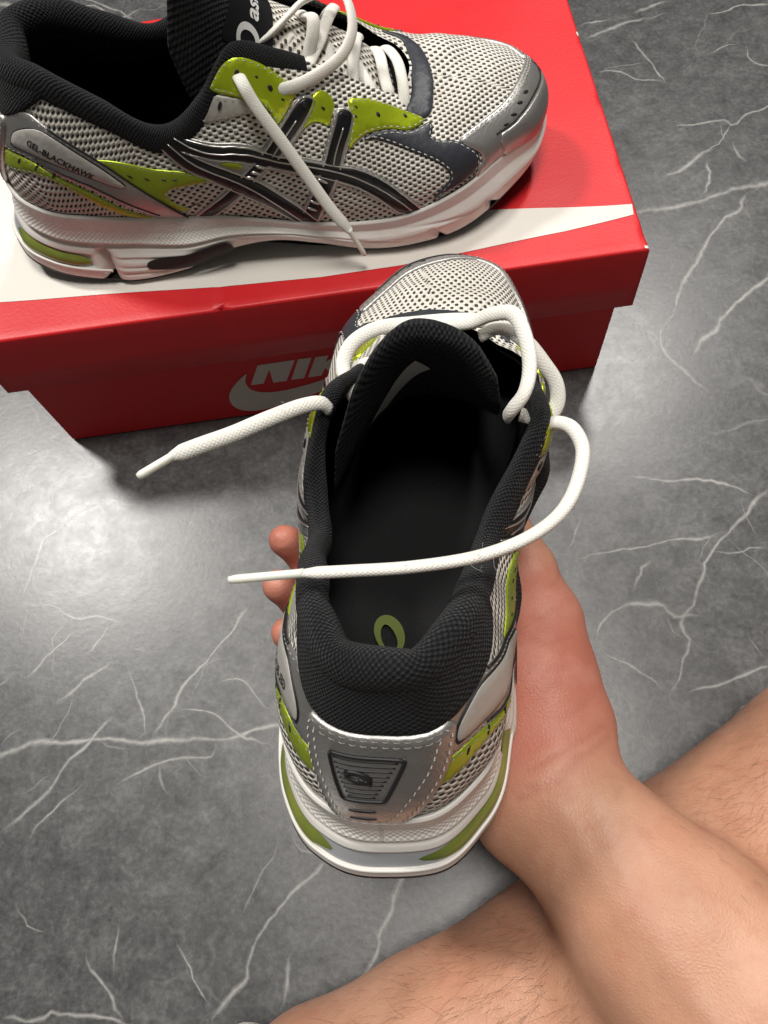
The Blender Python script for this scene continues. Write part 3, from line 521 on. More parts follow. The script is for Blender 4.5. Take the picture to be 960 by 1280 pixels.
        def to3(R,hh):
            q=R[:,0]/.72; t=np.clip(R[:,1]/.085,0,1)
            if inner: q=np.interp(q,SL,SM)
            return s.up(q,t)+s.nrm(q,t)*hh*.001
        T=to3(V2,base+h); rim3=to3(Q,base+h*.45); bot=to3(Q,base-.4)
        # boundary vertices of the triangulation follow the input order (first n)
        m_=len(T); V=np.vstack([T,rim3,bot]); U=np.vstack([V2,Q,Q])
        F=[tuple(f) for f in F]
        import itertools
        dist=np.linalg.norm(V2[None,:,:]-I[:,None,:],axis=2) if n*len(V2)<4e6 else None
        mp=dist.argmin(1) if dist is not None else np.arange(n)
        for i in range(n):
            j=(i+1)%n
            if mp[i]!=mp[j]: F.append((mp[i],m_+i,m_+j,mp[j]))
            else: F.append((mp[i],m_+i,m_+j))
            F.append((m_+i,m_+n+i,m_+n+j,m_+j))
        # orient outward
        f=np.array(F[0][:3]); nrm=np.cross(V[f[1]]-V[f[0]],V[f[2]]-V[f[0]]); q0=V2[f[0]]; qq=np.array([q0[0]/.72]); 
        if inner: qq=np.interp(qq,SL,SM)
        if nrm@s.nrm(qq,np.array([np.clip(q0[1]/.085,0,1)]))[0]<0: F=[f_[::-1] for f_ in F]
        return s.put(name,V,F,material,parent,U,label=label)
    def line(s,pts,inner=False,closed=False,h=.8,smooth=1):
        """points on the upper, resampled"""
        P=np.asarray(pts,float)
        if closed: P=np.vstack([P,P[:1]])
        Q=P*np.array([.72,.085])
        for _ in range(smooth):
            a=Q[:-1]*.75+Q[1:]*.25;b=Q[:-1]*.25+Q[1:]*.75; Q=np.vstack([Q[:1],np.stack([a,b],1).reshape(-1,2),Q[-1:]])
        Q=resample(Q,.0012); q=Q[:,0]/.72;t=np.clip(Q[:,1]/.085,0,1)
        if inner: q=np.interp(q,SL,SM)
        N=s.nrm(q,t); return s.up(q,t)+N*h*.001,N
    def piping(s,pts,r,inner=False,closed=False,h=.8,smooth=1):
        P,N=s.line(pts,inner,closed,h,smooth); return tube(P,r*.001,r*.001,6,up=N[0],smooth_pts=False,step=.0014)
    def stitch(s,pts,inner=False,closed=False,h=1.0,L=.0024,gap=.0008,r=.00020,smooth=1):
        P,N=s.line(pts,inner,closed,h,smooth); d=np.r_[0,np.cumsum(np.linalg.norm(np.diff(P,axis=0),axis=1))]
        out=[];x=.0006
        while x+L<d[-1]:
            a=np.array([np.interp(x,d,P[:,k]) for k in range(3)]);b=np.array([np.interp(x+L,d,P[:,k]) for k in range(3)])
            i=min(len(N)-1,int(np.searchsorted(d,x+L/2))); n=N[i]; c=np.cross(b-a,n); c/=np.linalg.norm(c)+1e-12
            m1=(a+b)/2+n*r*1.2
            V=np.array([a-c*r-n*r,a+c*r-n*r,m1-c*r,m1+c*r,b-c*r-n*r,b+c*r-n*r]); out.append((V,[(0,1,3,2),(2,3,5,4)],None)); x+=L+gap
        return out
def inset_poly(poly,d):
    Q=np.asarray(poly,float)*np.array([.72,.085]); Q=chaikin(Q,1); Q=densify(Q,.002)
    A=.5*np.sum(Q[:,0]*np.roll(Q[:,1],-1)-np.roll(Q[:,0],-1)*Q[:,1])
    if A<0: Q=Q[::-1]
    d_=np.roll(Q,-2,0)-np.roll(Q,2,0); nn=np.stack([-d_[:,1],d_[:,0]],1); nn/=np.linalg.norm(nn,axis=1,keepdims=True)+1e-12
    return (Q+nn*d)/np.array([.72,.085])
def oval(c,a,b,ang=0,n=14):
    th=np.linspace(0,2*math.pi,n,endpoint=False); x=a*np.cos(th);y=b*np.sin(th)
    return [(c[0]+(x[i]*math.cos(ang)-y[i]*math.sin(ang))/.72,c[1]+(x[i]*math.sin(ang)+y[i]*math.cos(ang))/.085) for i in range(n)]
def text_polys(txt,size,shear=0,bold=.0):
    c=bpy.data.curves.new('t','FONT'); c.body=txt; c.size=size; c.shear=shear; c.offset=bold; c.resolution_u=3; c.extrude=0
    o=bpy.data.objects.new('t',c); COL.objects.link(o); dg=bpy.context.evaluated_depsgraph_get(); me=bpy.data.meshes.new_from_object(o.evaluated_get(dg))
    V=np.array([v.co[:] for v in me.vertices]); F=[tuple(p.vertices) for p in me.polygons]
    bpy.data.objects.remove(o); bpy.data.curves.remove(c); bpy.data.meshes.remove(me); return V,F

def make_shoe(root,scale,mirror,spread,drop,narrow):
    s=Shoe(root,scale,mirror,spread,drop,narrow); s.cen=np.array([.13,.0]); s.init()
    put=s.put
    # ---- upper
    nS,nT=420,64
    q=np.linspace(0,1,nS,endpoint=False); t=np.linspace(0,1,nT); qg,tg=np.meshgrid(q,t,indexing='ij')
    V=s.up(qg,tg); Nn=s.nrm(qg,tg)
    x,y,z=V[...,0],V[...,1],V[...,2]
    # soft creases where the toe bends
    toe=np.clip((x-.205)/.02,0,1)*np.clip((.262-x)/.02,0,1)*np.clip((tg-.3)/.3,0,1)*np.clip((.97-tg)/.1,0,1)
    V=V+Nn*(.0005*np.sin(x*300+y*60)*toe+.0007*np.sin(x*150-y*150+1)*toe)[...,None]
    w=np.clip(np.abs(y-.004)/.02,0,1); w=w*w*(3-2*w)
    bb=s.stn(q)[:,:3]; seg=np.r_[0,np.cumsum(np.linalg.norm(np.diff(bb,axis=0),axis=1))]; arc=np.minimum(seg,seg[-1]+.002-seg); ex=arc-bb[:,0]
    ql=np.minimum(q,1-q); ex=np.where(ql<.1,ex,np.where(q<.5,np.interp(.1,q,ex),np.interp(.9,q,ex)))
    ky=np.clip((x-.03)/.05,0,1)
    w=np.maximum(w,1-ky); U=np.stack([x+ex[:,None],(y*ky+np.sign(y-.004)*w*(.055-z))],-1)
    upper=put('mesh_upper',V.reshape(-1,3),grid_faces(nS,nT,True),'white_mesh',uv=U.reshape(-1,2))
    # ---- lining and insole
    ti=np.linspace(.04,.97,22); q2=np.linspace(0,1,150,endpoint=False); Q2,T2=np.meshgrid(q2,ti,indexing='ij')
    dep=.003+.004*np.exp(-(np.minimum(Q2,1-Q2)/.2)**4)*np.clip(T2*2,0,1)
    Lv=s.up(Q2,T2)-s.nrm(Q2,T2)*dep[...,None]
    Lv=np.concatenate([Lv[:,:1]+np.array([0,0,-.022]),Lv],1)
    put('lining',Lv.reshape(-1,3),[f[::-1] for f in grid_faces(150,23,True)],'black_lining')
    B=s.stn(q2)[:,:3]; rings=[]
    for k in np.linspace(0,1,10):
        zi=np.interp(B[:,0],[0,.1,.2,.28],[.034,.027,.020,.024]); sp=np.stack([np.clip(B[:,0],.03,.25),np.full(len(B),.0),zi-.001],1); e=B.copy(); e[:,2]=zi; e[:,:2]=e[:,:2]*.99+sp[:,:2]*.01
        rings.append(e*(1-k)+sp*k)
    Iv=np.stack(rings,1); ins=put('insole',Iv.reshape(-1,3),grid_faces(150,10,True),'insole_cloth',uv=Iv[...,:2].reshape(-1,2))
    # printed swirl on the insole at the heel
    a=np.linspace(0,2*math.pi,40); 
    def ringmesh(cx,cy,ra,rb,wd,ang,z):
        o=[]
        for rr in (-.5,.5):
            k=wd*(1+.5*np.cos(a-.6)); X=(ra+rr*k)*np.cos(a);Y=(rb+rr*k)*np.sin(a); o.append(np.stack([cx+X*math.cos(ang)-Y*math.sin(ang),cy+X*math.sin(ang)+Y*math.cos(ang),np.full(len(a),z)],1))
        return np.stack(o,1).reshape(-1,3)
    Vr=ringmesh(.0755,-.006,.0070,.0042,.0028,-.45,.0296)
    put('insole_logo',Vr,grid_faces(40,2,False),'green_cloth',ins)
    # ---- midsole
    nS,nW=640,60; q=np.linspace(0,1,nS,endpoint=False); w=np.linspace(0,1,nW); qg,wg=np.meshgrid(q,w,indexing='ij')
    V=s.sole_at(qg,wg); per=np.cumsum(np.r_[0,np.linalg.norm(np.diff(V[:,30],axis=0),axis=1)])
    U=np.stack([np.broadcast_to(per[:,None],wg.shape),wg*.05],-1)
    bot=V[:,-1]; cap=[]
    for k in np.linspace(.12,1,8):
        sp=np.stack([np.clip(bot[:,0],.03,.25),np.zeros(len(bot)),np.interp(bot[:,0],[0,.04,.08,.11,.13,.155,.18,.23,.29],[.010,.005,.005,.009,.012,.010,.006,.006,.014])],1); cap.append(bot*(1-k)+sp*k)
    Vc=np.concatenate([V,np.stack(cap,1)],1); Uc=np.concatenate([U,np.repeat(U[:,-1:],8,1)],1)
    mid=put('midsole',Vc.reshape(-1,3),grid_faces(nS,nW+8,True),'foam',uv=Uc.reshape(-1,2))
    at=mid.data.attributes.new('tex','FLOAT','POINT'); xx=Vc[...,0]
    tex=np.zeros(xx.shape); tex[:,:nW]=np.clip((.46-wg)/.03,0,1)*np.clip((wg-.15)/.03,0,1)*np.clip((.16-V[...,0])/.04,0,1)
    at.data.foreach_set('value',tex.ravel().astype(np.float32))
    # ---- outsole: tread pads under the foam
    bo=s.sole_at(q,np.full(nS,1.0)); hb=np.clip((.03-pspline(SO[:,0],SO[:,1:],q)[:,0]*.001)/.03,0,1); e0=s.sole_at(q,.95-.04*hb,off=.0002+0*hb); lo=bo.copy(); S=pspline(SO[:,0],SO[:,1:],q)*.001; lo[:,2]=S[:,2]-.0004
    lo[:,:2]=bo[:,:2]*.985+np.array([.13,0])*.015
    spn=np.stack([np.clip(lo[:,0],.03,.25),np.zeros(nS),np.interp(lo[:,0],[0,.04,.08,.11,.13,.155,.18,.23,.29],[.007,.002,.002,.007,.010,.008,.002,.002,.012])],1)
    R=[e0,bo*1.0,lo]+[lo*(1-k)+spn*k for k in (.2,.45,.7,1)]
    R[1]=np.stack([e0[:,0]-.0002*hb,e0[:,1],lo[:,2]+.0008+.002*hb],1)
    Vo=np.stack(R,1); put('outsole',Vo.reshape(-1,3),grid_faces(nS,len(R),True),'outsole_rubber')
    # ---- gel windows: lens shaped strips in the heel recess
    def strip(name,s0,s1,wc,hw,off,material,bul=.0012,n=60,m=12,lens=True,tw=0):
        qq=np.linspace(s0,s1,n); f=np.linspace(-1,1,m)
        tt=np.linspace(0,1,n); prof=np.minimum(1,np.minimum(tt,1-tt)*6)**.6 if lens==True else (np.clip(tt,0,1)**.45*np.minimum(1,(1-tt)*14)**.6 if lens=='l' else np.ones(n))
        Q,Fm=np.meshgrid(qq,f,indexing='ij'); Wg=wc+Fm*hw*prof[:,None]+tw*(tt[:,None]-.5)
        P=s.sole_at(Q,Wg,off=off+bul*(1-Fm**2)*prof[:,None]); 
        return put(name,P.reshape(-1,3),grid_faces(n,m,False),material,mid,uv=np.stack([Q*.7,Wg*.05],-1).reshape(-1,2))
    strip('grey_bridge',-.03,.034,.70,.062,-.0008,'grey_plastic',0,30,6,False)
    strip('gel_window',.020,.090,.70,.060,-.0007,'gel',.0014,60,12,True)
    strip('gel_window',-.084,-.010,.70,.060,-.0007,'gel',.0014,60,12,True)
    strip('shank',.128,.205,.74,.20,.0016,'outsole_rubber',.0008,50,12,'l',.05)
    strip('shank',.90,.835,.74,.18,.0016,'outsole_rubber',.0008,50,12,'l',.05)
    # white rims round the windows
    rp=[]
    qq=np.linspace(-.098,.103,140); rp.append(tube(s.sole_at(qq,np.full(140,.785),off=np.full(140,.0001)),.0008,.0008,6,smooth_pts=False))
    put('window_rim',*merge(rp)[:2],'foam',mid)
    # ---- collar: padded roll round the ankle opening
    def arcs(a,b,n): return np.linspace(a,b,n)
    qc=np.linspace(-.272,.306,240); prof=np.array([(.2,-8.0),(1.1,-6.8),(1.8,-4),(1.9,-1),(.9,2.0),(-1.6,3.6),(-5.2,3.2),(-8.6,.5),(-10.6,-5),(-10.8,-13),(-9.8,-24),(-8,-38)])*.001
    prof=catmull(prof,30)
    T=s.up(qc,np.ones_like(qc)); bdir=T-s.up(qc,np.full_like(qc,.86)); bdir/=np.linalg.norm(bdir,axis=1,keepdims=True); nd=s.nrm(qc,np.full_like(qc,.97)); nd-=bdir*(nd*bdir).sum(1,keepdims=True); nd/=np.linalg.norm(nd,axis=1,keepdims=True)
    k=np.interp(np.abs(qc),[0,.05,.10,.18,.25,.32],[1.05,1,.80,.68,.55,.30]); kk=np.interp(np.abs(qc),[0,.2,.26,.32],[1,1,.8,.5])
    wob=1+.07*np.sin(qc*74+.5)+.05*np.sin(qc*131+1)
    Vc=T[:,None]+nd[:,None]*(prof[None,:,0]*(k*wob)[:,None])[...,None]+bdir[:,None]*(prof[None,:,1]*kk[:,None])[...,None]
    ln=np.r_[0,np.cumsum(np.linalg.norm(np.diff(prof,axis=0),axis=1))]; Uc=np.stack(np.broadcast_arrays((qc*.62)[:,None],ln[None,:]),-1)
    put('collar',Vc.reshape(-1,3),grid_faces(len(qc),30,False),'black_knit',uv=Uc.reshape(-1,2))
    # ---- panels
    PN=PANELS
    H='heel_patch'
    for inner in (False,True):
        if not inner:
            s.panel('collar_patch',PN['heelpatch'],'black_knit',upper,h=1.5,rim=.0014,round_=2)
            s.panel('heel_counter',PN['counter'],'silver',upper,h=1.9,rim=.0012,base=.6)
        s.panel('heel_strap',PN['strap'],'silver',upper,h=1.0,inner=inner)
        s.panel('strap_badge',PN['plate'],'pale_silver',upper,h=.9,base=.9,inner=inner,round_=2)
        s.panel('lime_band',PN['midgreen'],'olive',upper,h=.7,inner=inner)
        s.panel('lime_band',PN['lowgreen'],'olive',upper,h=.7,inner=inner)
        s.panel('eyelet_saddle',PN['saddle'],'pale_silver',upper,h=.7,inner=inner)
        s.panel('eyelet_tab',PN['eyelet_hi'],'lime',upper,h=1.1,inner=inner,round_=2)
        s.panel('eyelet_tab',PN['midmesh_green2'],'lime',upper,h=.7,inner=inner)
        s.panel('eyelet_tab',PN['eyelet_fr'],'lime',upper,h=1.0,inner=inner)
        s.panel('forefoot_overlay',PN['navy'],'navy',upper,h=.8,base=.1,inner=inner,round_=2)
        s.panel('silver_inlay',PN['silverfan'],'silver',upper,h=.6,inner=inner)
        s.panel('lime_inlay',PN['tinygreen'],'olive',upper,h=.5,base=.6,inner=inner)
        for nm,hh in (('l1',1.0),('l2',1.0),('v1',.8),('v2',.8)):
            s.panel('stripe_border',[tuple(x) for x in inset_poly(PN[nm],-.0021)[::2]],'silver',upper,h=.55,inner=inner,base=.02,round_=0)
            s.panel('side_stripe',PN[nm],'black_gloss',upper,h=hh,inner=inner,base=.1)
        # silver keylines and centre lines
        pp=[]
        for nm in ('l1','l2','v1','v2'):
            P=np.array(PN[nm]); pp.append(s.piping(inset_poly(PN[nm],-.0006),.42,inner,True,.65,0))
        for nm,hh in (('cl1',1.15),('cl2',1.15),('cv1',.95),('cv2',.95)):
            pp.append(s.piping(PN[nm],.38,inner,False,hh)); 
        put('stripe_piping',*merge(pp)[:2],'silver_piping',upper)
        dd=[]
        for c,a in PN['dashes']: dd.append(c)
        for c in PN['dash_list']:
            s.panel('stripe_dash',oval(c[:2],.0030,.0008,c[2],10),'silver_piping',upper,h=.5,base=1.0,inner=inner,round_=0,rim=.0003)
        # black keylines on the strap
        put('strap_keyline',*merge([s.piping(PN['plate'],.40,inner,True,1.15,2),s.piping(PN['strap_lo'],.42,inner,False,1.0),s.piping(PN['strap_up'],.5,inner,False,1.0)])[:2],'black_print',upper)
        for c in PN['perf_green']: s.panel('perforation',oval(c[:2],.0021,.0006,c[2],10),'black_print',upper,h=.25,base=.7,inner=inner,round_=0,rim=.0003)
        for c in PN['perf_eye']: s.panel('perforation',oval(c[:2],c[3],c[4],c[2],10),'black_print',upper,h=.25,base=1.05,inner=inner,round_=0,rim=.0003)
        st=[]
        for nm,d,hh in (('eyelet_hi',.0014,1.1),('eyelet_fr',.0013,1.0),('midgreen',.0012,.75),('lowgreen',.0012,.75),('strap',.0013,1.05),('saddle',.0012,.75),('navy',.0014,.95)):
            st+=s.stitch(inset_poly(PN[nm],d),inner,True,hh,smooth=0)
        for nm in ('l1','l2','v1','v2'): st+=s.stitch(inset_poly(PN[nm],-.0013),inner,True,.6,smooth=0)
        Vs,Fs,_=merge(st); put('stitching',Vs,Fs,'thread',upper,kind='stuff',smooth=False)
    # heel badge, dashes and its lines
    bd=s.panel('heel_badge',PN['badge'],'silver',upper,h=.5,base=2.5)
    put('badge_outline',*merge([s.piping(inset_poly(PN['badge'],0),.62,False,True,3.0,0)]+[s.piping([(b0,tt),(b1,tt)],.28,False,False,3.0,0) for tt,b0,b1 in PN['badge_lines']])[:2],'black_print',upper)
    a=np.linspace(0,2*math.pi,26); rg=[( .0058+(.0034*math.cos(v)*.9-.0019*math.sin(v)*.45)/.72,.435+(.0034*math.cos(v)*.45+.0019*math.sin(v)*.9)/.085) for v in a]
    put('badge_swirl',*merge([s.piping(rg,.75,False,True,3.2,0),s.piping([(.0012,.395),(.0032,.41),(.0052,.425)],.7,False,False,3.2,0)])[:2],'black_print',upper)
    for tt in (.175,.095): s.panel('heel_dash',oval((.0048,tt),.0034,.0009,0,12),'black_print',upper,h=.3,base=2.5,round_=0,rim=.0003)
    st=[]
    for d in (.0016,.0042): st+=s.stitch(inset_poly(PN['counter'],d),False,True,2.6,smooth=0)
    put('counter_stitching',*merge(st)[:2],'thread',upper,kind='stuff',smooth=False)
    # throat loop and toe cap
    s.panel('throat_overlay',PN['throat'],'navy',upper,h=.9,round_=2)
    s.panel('toe_cap',PN['toecap'],'silver',upper,h=1.3,round_=1,rim=.001)
    s.panel('toe_cap_trim',PN['toetrim'],'silver',upper,h=.9,base=1.2,round_=1,rim=.001)
    put('toe_cap_seam',*merge([s.piping(PN['toeseam'],.4,False,False,1.6)])[:2],'black_print',upper)
    for c in PN['toeholes']: s.panel('toe_hole',oval(c[:2],.0019,.0011,c[2],10),'black_print',upper,h=.25,base=1.3,round_=0,rim=.0003)
    st=[]
    for d in (.0016,.0032): st+=s.stitch(PN['toeedge'](d),False,False,1.6)
    put('toe_stitching',*merge(st)[:2],'thread',upper,kind='stuff',smooth=False)
    # strap lettering (outer side)
    Vt,Ft=text_polys('GEL-BLACKHAWK',.0047,bold=.00012)
    base_line=np.array(PN['textline'])*np.array([.72,.085]); bl=resample(catmull(base_line,40),.0005); dl=np.r_[0,np.cumsum(np.linalg.norm(np.diff(bl,axis=0),axis=1))]
    Vx=(Vt[:,0]-Vt[:,0].min())/(Vt[:,0].max()-Vt[:,0].min())*dl[-1]
    cx=np.interp(Vx,dl,bl[:,0]);cy=np.interp(Vx,dl,bl[:,1]); tn=np.gradient(bl,axis=0); tn/=np.linalg.norm(tn,axis=1,keepdims=True); nx=np.interp(Vx,dl,-tn[:,1]);ny=np.interp(Vx,dl,tn[:,0])
    R2=np.stack([cx+nx*Vt[:,1],cy+ny*Vt[:,1]],1); qq=R2[:,0]/.72;tt=R2[:,1]/.085
    put('strap_lettering',s.up(qq,tt)+s.nrm(qq,tt)*.00205,Ft,'black_print',upper,smooth=False)
    return s,upper
def make_tongue(s,center,width,curl,asym=1.0,drop=0.0,thick=.0075,lab_front=True,patch_from=.52):
    """padded tongue: centre line (x,z) mm, half width, backward curl"""
    C=catmull(np.array([(x,0,z) for x,z in center])*.001,70); n=len(C); u=np.linspace(0,1,n)
    T=np.gradient(C,axis=0);T/=np.linalg.norm(T,axis=1,keepdims=True); nf=np.stack([-T[:,2]*-1,0*T[:,0],-T[:,0]],1)   # front normal
    nf=np.stack([T[:,2],0*u,-T[:,0]],1)
    hw=np.interp(u,*zip(*width))*.001; cl=np.interp(u,*zip(*curl)); m=40
    a=np.linspace(0,2*math.pi,m,endpoint=False)
    # rounded-slab section
    ex=.45; cs=np.sign(np.cos(a))*np.abs(np.cos(a))**.75; sn=np.sign(np.sin(a))*np.abs(np.sin(a))**.75
    th=thick*np.interp(u,[0,.3,.6,.95,1],[.35,.5,1,1,.35])
    v=hw[:,None]*cs[None,:]; asy=np.where(v<0,asym,1.0); off=th[:,None]/2*sn[None,:]-cl[:,None]*asy*(v**2)/.03
    P=C[:,None]+np.stack([0*v,v,-np.where(v<0,drop,0)*cl[:,None]*v**2/.03],-1)+nf[:,None]*off[...,None]
    L=np.r_[0,np.cumsum(np.linalg.norm(np.diff(C,axis=0),axis=1))]
    U=np.stack([v,np.broadcast_to(L[:,None],v.shape)+ (sn[None,:]<0)*.0],-1)
    F=[tuple(f) for f in grid_faces(n,m,False)]+[(i*m+m-1,i*m,(i+1)*m,(i+1)*m+m-1) for i in range(n-1)]+[tuple((n-1)*m+j for j in range(m))]
    tg=s.put('tongue',P.reshape(-1,3),F,'black_knit',uv=U.reshape(-1,2))
    bm=bmesh.new(); bm.from_mesh(tg.data); bmesh.ops.recalc_face_normals(bm,faces=bm.faces); bm.to_mesh(tg.data); bm.free()
    def front(uu,vv,h,side=1):
        i=np.interp(uu,u,np.arange(n)); i0=np.clip(i.astype(int),0,n-2); f=(i-i0)[:,None]
        c=C[i0]*(1-f)+C[i0+1]*f; nn=nf[i0]*(1-f)+nf[i0+1]*f; k=np.interp(uu,u,cl); w=np.interp(uu,u,hw); tt=np.interp(uu,u,th)
        r=np.clip(np.abs(vv)/w,0,.999); sn_=(1-r**(2/.75))**(.75/2)
        o=side*(tt/2*sn_+h)-k*np.where(vv<0,asym,1.0)*vv**2/.03
        return c+np.stack([0*vv,vv,-np.where(vv<0,drop,0)*k*vv**2/.03],1)+nn*o[:,None]
    def sheet(name,u0,u1,v0,v1,h,material,side=1,nu=30,nv=16):
        A,Bv=np.meshgrid(np.linspace(u0,u1,nu),np.linspace(v0,v1,nv),indexing='ij')
        w=np.interp(A,u,hw); P=front(A.ravel(),(Bv*w).ravel(),h,side)
        return s.put(name,P,grid_faces(nu,nv,False),material,tg,uv=np.stack([(Bv*w),A*.12],-1).reshape(-1,2))
    return tg,front,sheet,L[-1]
# ------------------------------------------------------------------ place the two shoes
TONGUE=[(206,50),(188,68),(168,82),(150,94),(138,106),(131,120),(127,134),(126,144)]
r1=empty('running_shoe',(-0.14033,0.06975,LID),'silver, white and lime running shoe standing side-on on the red box lid','running shoe','pair of silver running shoes'); r1.rotation_euler=(0,0,.02819)
s1,u1=make_shoe(r1,.97459,False,1.0,0,1.0)
r2=empty('running_shoe',(.0112,-.2615,.1375),'silver and lime running shoe held up in the hand with its dark opening showing','running shoe','pair of silver running shoes'); r2.rotation_euler=(-.008,.155,1.333)
s2,u2=make_shoe(r2,.925,True,1.27,2,.87)
WID=[(0,24),(.25,27),(.5,29),(.72,29),(.85,27),(.93,21),(.98,14),(1,8)]
CURL=[(0,.12),(.4,.25),(.7,.55),(1,.5)]
for s in (s1,s2):
    tg,front,sheet,TL=make_tongue(s,TONGUE if s is s1 else [(206,48),(188,54),(172,64),(161,78),(155,93),(151,107),(149,117),(149,123)],WID,CURL,2.6 if s is s2 else 1.6,1.2)
    sheet('tongue_mesh',.04,.62,-.80,.80,.0004,'white_mesh')
    lb=sheet('tongue_label',.50,.70,-.62,.80,.0007,'black_gloss')
    Vt,Ft=text_polys('asics',.0105,bold=.00025); vw=Vt[:,0]-Vt[:,0].min()-.0085; uu=.565+Vt[:,1]/TL
    s.put('label_lettering',front(uu,vw,.0011),Ft,'logo_grey',tg,smooth=False)
    a=np.linspace(0,2*math.pi,30); lu=np.r_[.60+.0062*np.cos(a)/TL,.60+.0040*np.cos(a)/TL]; lv=np.r_[-.0145+.0040*np.sin(a),-.0148+.0022*np.sin(a)]
    s.put('label_swirl',front(lu,lv,.0011),[(i,i+1,31+i,30+i) for i in range(29)],'logo_grey',tg,smooth=False)
    # care label sewn on the inside of the tongue
    k=np.linspace(0,1,24); gu=[];gv=[]
    for e in (-1,0,1): gu.append(.60+.17*k+e*.026); gv.append((-.016+.017*k-e*.0026)*1)
    P=front(np.ravel(gu),np.ravel(gv),.0008,-1).reshape(3,24,3)
    s.put('care_label',P.reshape(-1,3),grid_faces(3,24,False),'label_white',tg)

# ------------------------------------------------------------------ laces
def lace(s,pts,ra=2.9,rb=1.7,up=(0,0,1),taper=None,world=False,name='lace'):
    P=np.array(pts,float)*(1 if world else .001)
    V,F,U=tube(P,ra*.001,rb*.001,14,up=up,taper=taper)
    U=U
    if world:
        Mi=np.array(s.root.matrix_world.inverted()); V=V@Mi[:3,:3].T+Mi[:3,3]
        o=link(name,mesh(name,V,F,'lace',U),s.root)
    else: o=s.put(name,V,F,'lace',uv=U)
    return o
def aglet(s,pts,r,parent,world=False):
    P=np.array(pts,float)*(1 if world else .001)
    V,F,U=tube(P,r*.001,r*.001,12,smooth_pts=False,taper=[(0,1.1),(.08,1),(.9,1),(1,.75)])
    if world:
        Mi=np.array(s.root.matrix_world.inverted()); V=V@Mi[:3,:3].T+Mi[:3,3]
        return link('aglet',mesh('aglet',V,F,'aglet_plastic'),parent)
    return s.put('aglet',V,F,'aglet_plastic',parent)
bpy.context.view_layer.update()
L=lace(s1,[(133,-22,89),(133,-30,96),(135,-37,95),(138,-41,88),(146,-46,72),(155,-51,53),(163,-56,37),(171,-60,24)],2.9,1.5,(0,-1,.3),[(0,1),(.93,1),(1,.6)])
aglet(s1,[(170,-60,26),(176,-63,10)],1.35,L)
lace(s1,[(132,-6,84),(137,-12,91),(143,-12,94),(148,-10,95),(158,-2,97),(166,5,98),(177,8,98),(184,4,98),(186,-4,96),(185,-12,92),(179,-20,88),(167,-27,86),(155,-32,86),(145,-31,85),(143,-24,80)],2.7,1.4)
lace(s1,[(158,-24,67),(157,-28,74),(162,-19,82),(166,-12,84),(171,-4,86),(175,4,88),(178,12,87),(180,19,84),(176,25,77),(172,28,69)],2.7,1.3)
lace(s1,[(176,-21,59),(176,-26,66),(174,-20,73),(174,-10,79),(173,-2,81),(170,8,81),(166,18,78),(164,27,70)],2.7,1.3)
lace(s1,[(182,-17,62),(182,-22,68),(184,-10,75),(187,3,76),(189,14,72),(190,24,64)],2.7,1.3)
lace(s1,[(192,-20,54),(192,-24,60),(191,-19,66),(188,-12,70),(184,0,72),(179,12,70),(175,24,66)],2.7,1.3)
lace(s1,[(199,-13,55),(199,-17,62),(198,-9,66),(198,2,67),(197,14,63),(195,22,58)],2.7,1.3)
lace(s1,[(205,-21,50),(205,-23,56),(206,-17,62),(206,-3,66),(204,8,65),(202,16,62),(201,22,57)],2.7,1.3)
lace(s1,[(146,-14,80),(153,-10,88),(158,-4,90),(160,-6,84),(158,-2,80),(153,4,84),(148,14,88),(146,24,88)],2.8,1.5)
lace(s1,[(165,24,76),(164,12,88),(166,2,93),(169,-4,96),(168,-8,92),(164,-12,84),(160,-18,78)],2.9,1.6)
# held shoe, laces hanging free (metres, world)
L=lace(s2,[(.0800,-.1405,.2040),(.0849,-.1429,.2094),(.0881,-.1473,.2128),(.0895,-.1546,.2139),(.0858,-.1653,.2158),(.0787,-.1758,.2189),(.0668,-.1848,.2249),(.0524,-.1893,.2275),(.0344,-.1906,.2295),(.0166,-.1895,.2300),(.0035,-.1883,.2300)],2.25,1.65,(0,0,1),[(0,1),(.96,1),(1,.55)],True)
aglet(s2,[(.005,-.1884,.2301),(-.0152,-.1876,.2306)],1.25,L,True)
L=lace(s2,[(.0145,-.1274,.2105),(.0127,-.1272,.2143),(.0074,-.1288,.2169),(-.0026,-.1326,.2188),(-.0153,-.1364,.2185),(-.0252,-.1389,.2187),(-.0347,-.141,.218)],2.35,1.65,(0,0,1),[(0,1),(.5,1.1),(.93,1.1),(1,.6)],True)
aglet(s2,[(-.0335,-.1406,.2181),(-.0451,-.1458,.2172)],1.35,L,True)
lace(s2,[(.0229,-.1174,.1976),(.0213,-.1149,.2022),(.0203,-.1057,.2027),(.0241,-.0987,.2035),(.033,-.0937,.2033),(.0471,-.0923,.2014),(.0624,-.0931,.2008),(.0745,-.0963,.2013)],2.6,1.5,(0,0,1),None,True)
lace(s2,[(.0380,-.1068,.2007),(.0447,-.1003,.2045),(.0534,-.0978,.2055),(.0652,-.1002,.2086),(.0713,-.1024,.214),(.0767,-.1066,.2186),(.0786,-.1171,.2206),(.078,-.1286,.22),(.0748,-.1366,.2188),(.0712,-.1386,.2137),(.0706,-.1368,.2068)],2.6,1.6,(0,0,1),None,True)
lace(s2,[(.0678,-.1025,.2031),(.0742,-.1032,.2071),(.0805,-.1113,.21),(.0855,-.1203,.2082),(.0885,-.1267,.2054),(.0879,-.1327,.2028),(.0842,-.1363,.2013),(.079,-.1357,.2017),(.0756,-.1343,.2023)],2.5,1.5,(0,0,1),None,True)
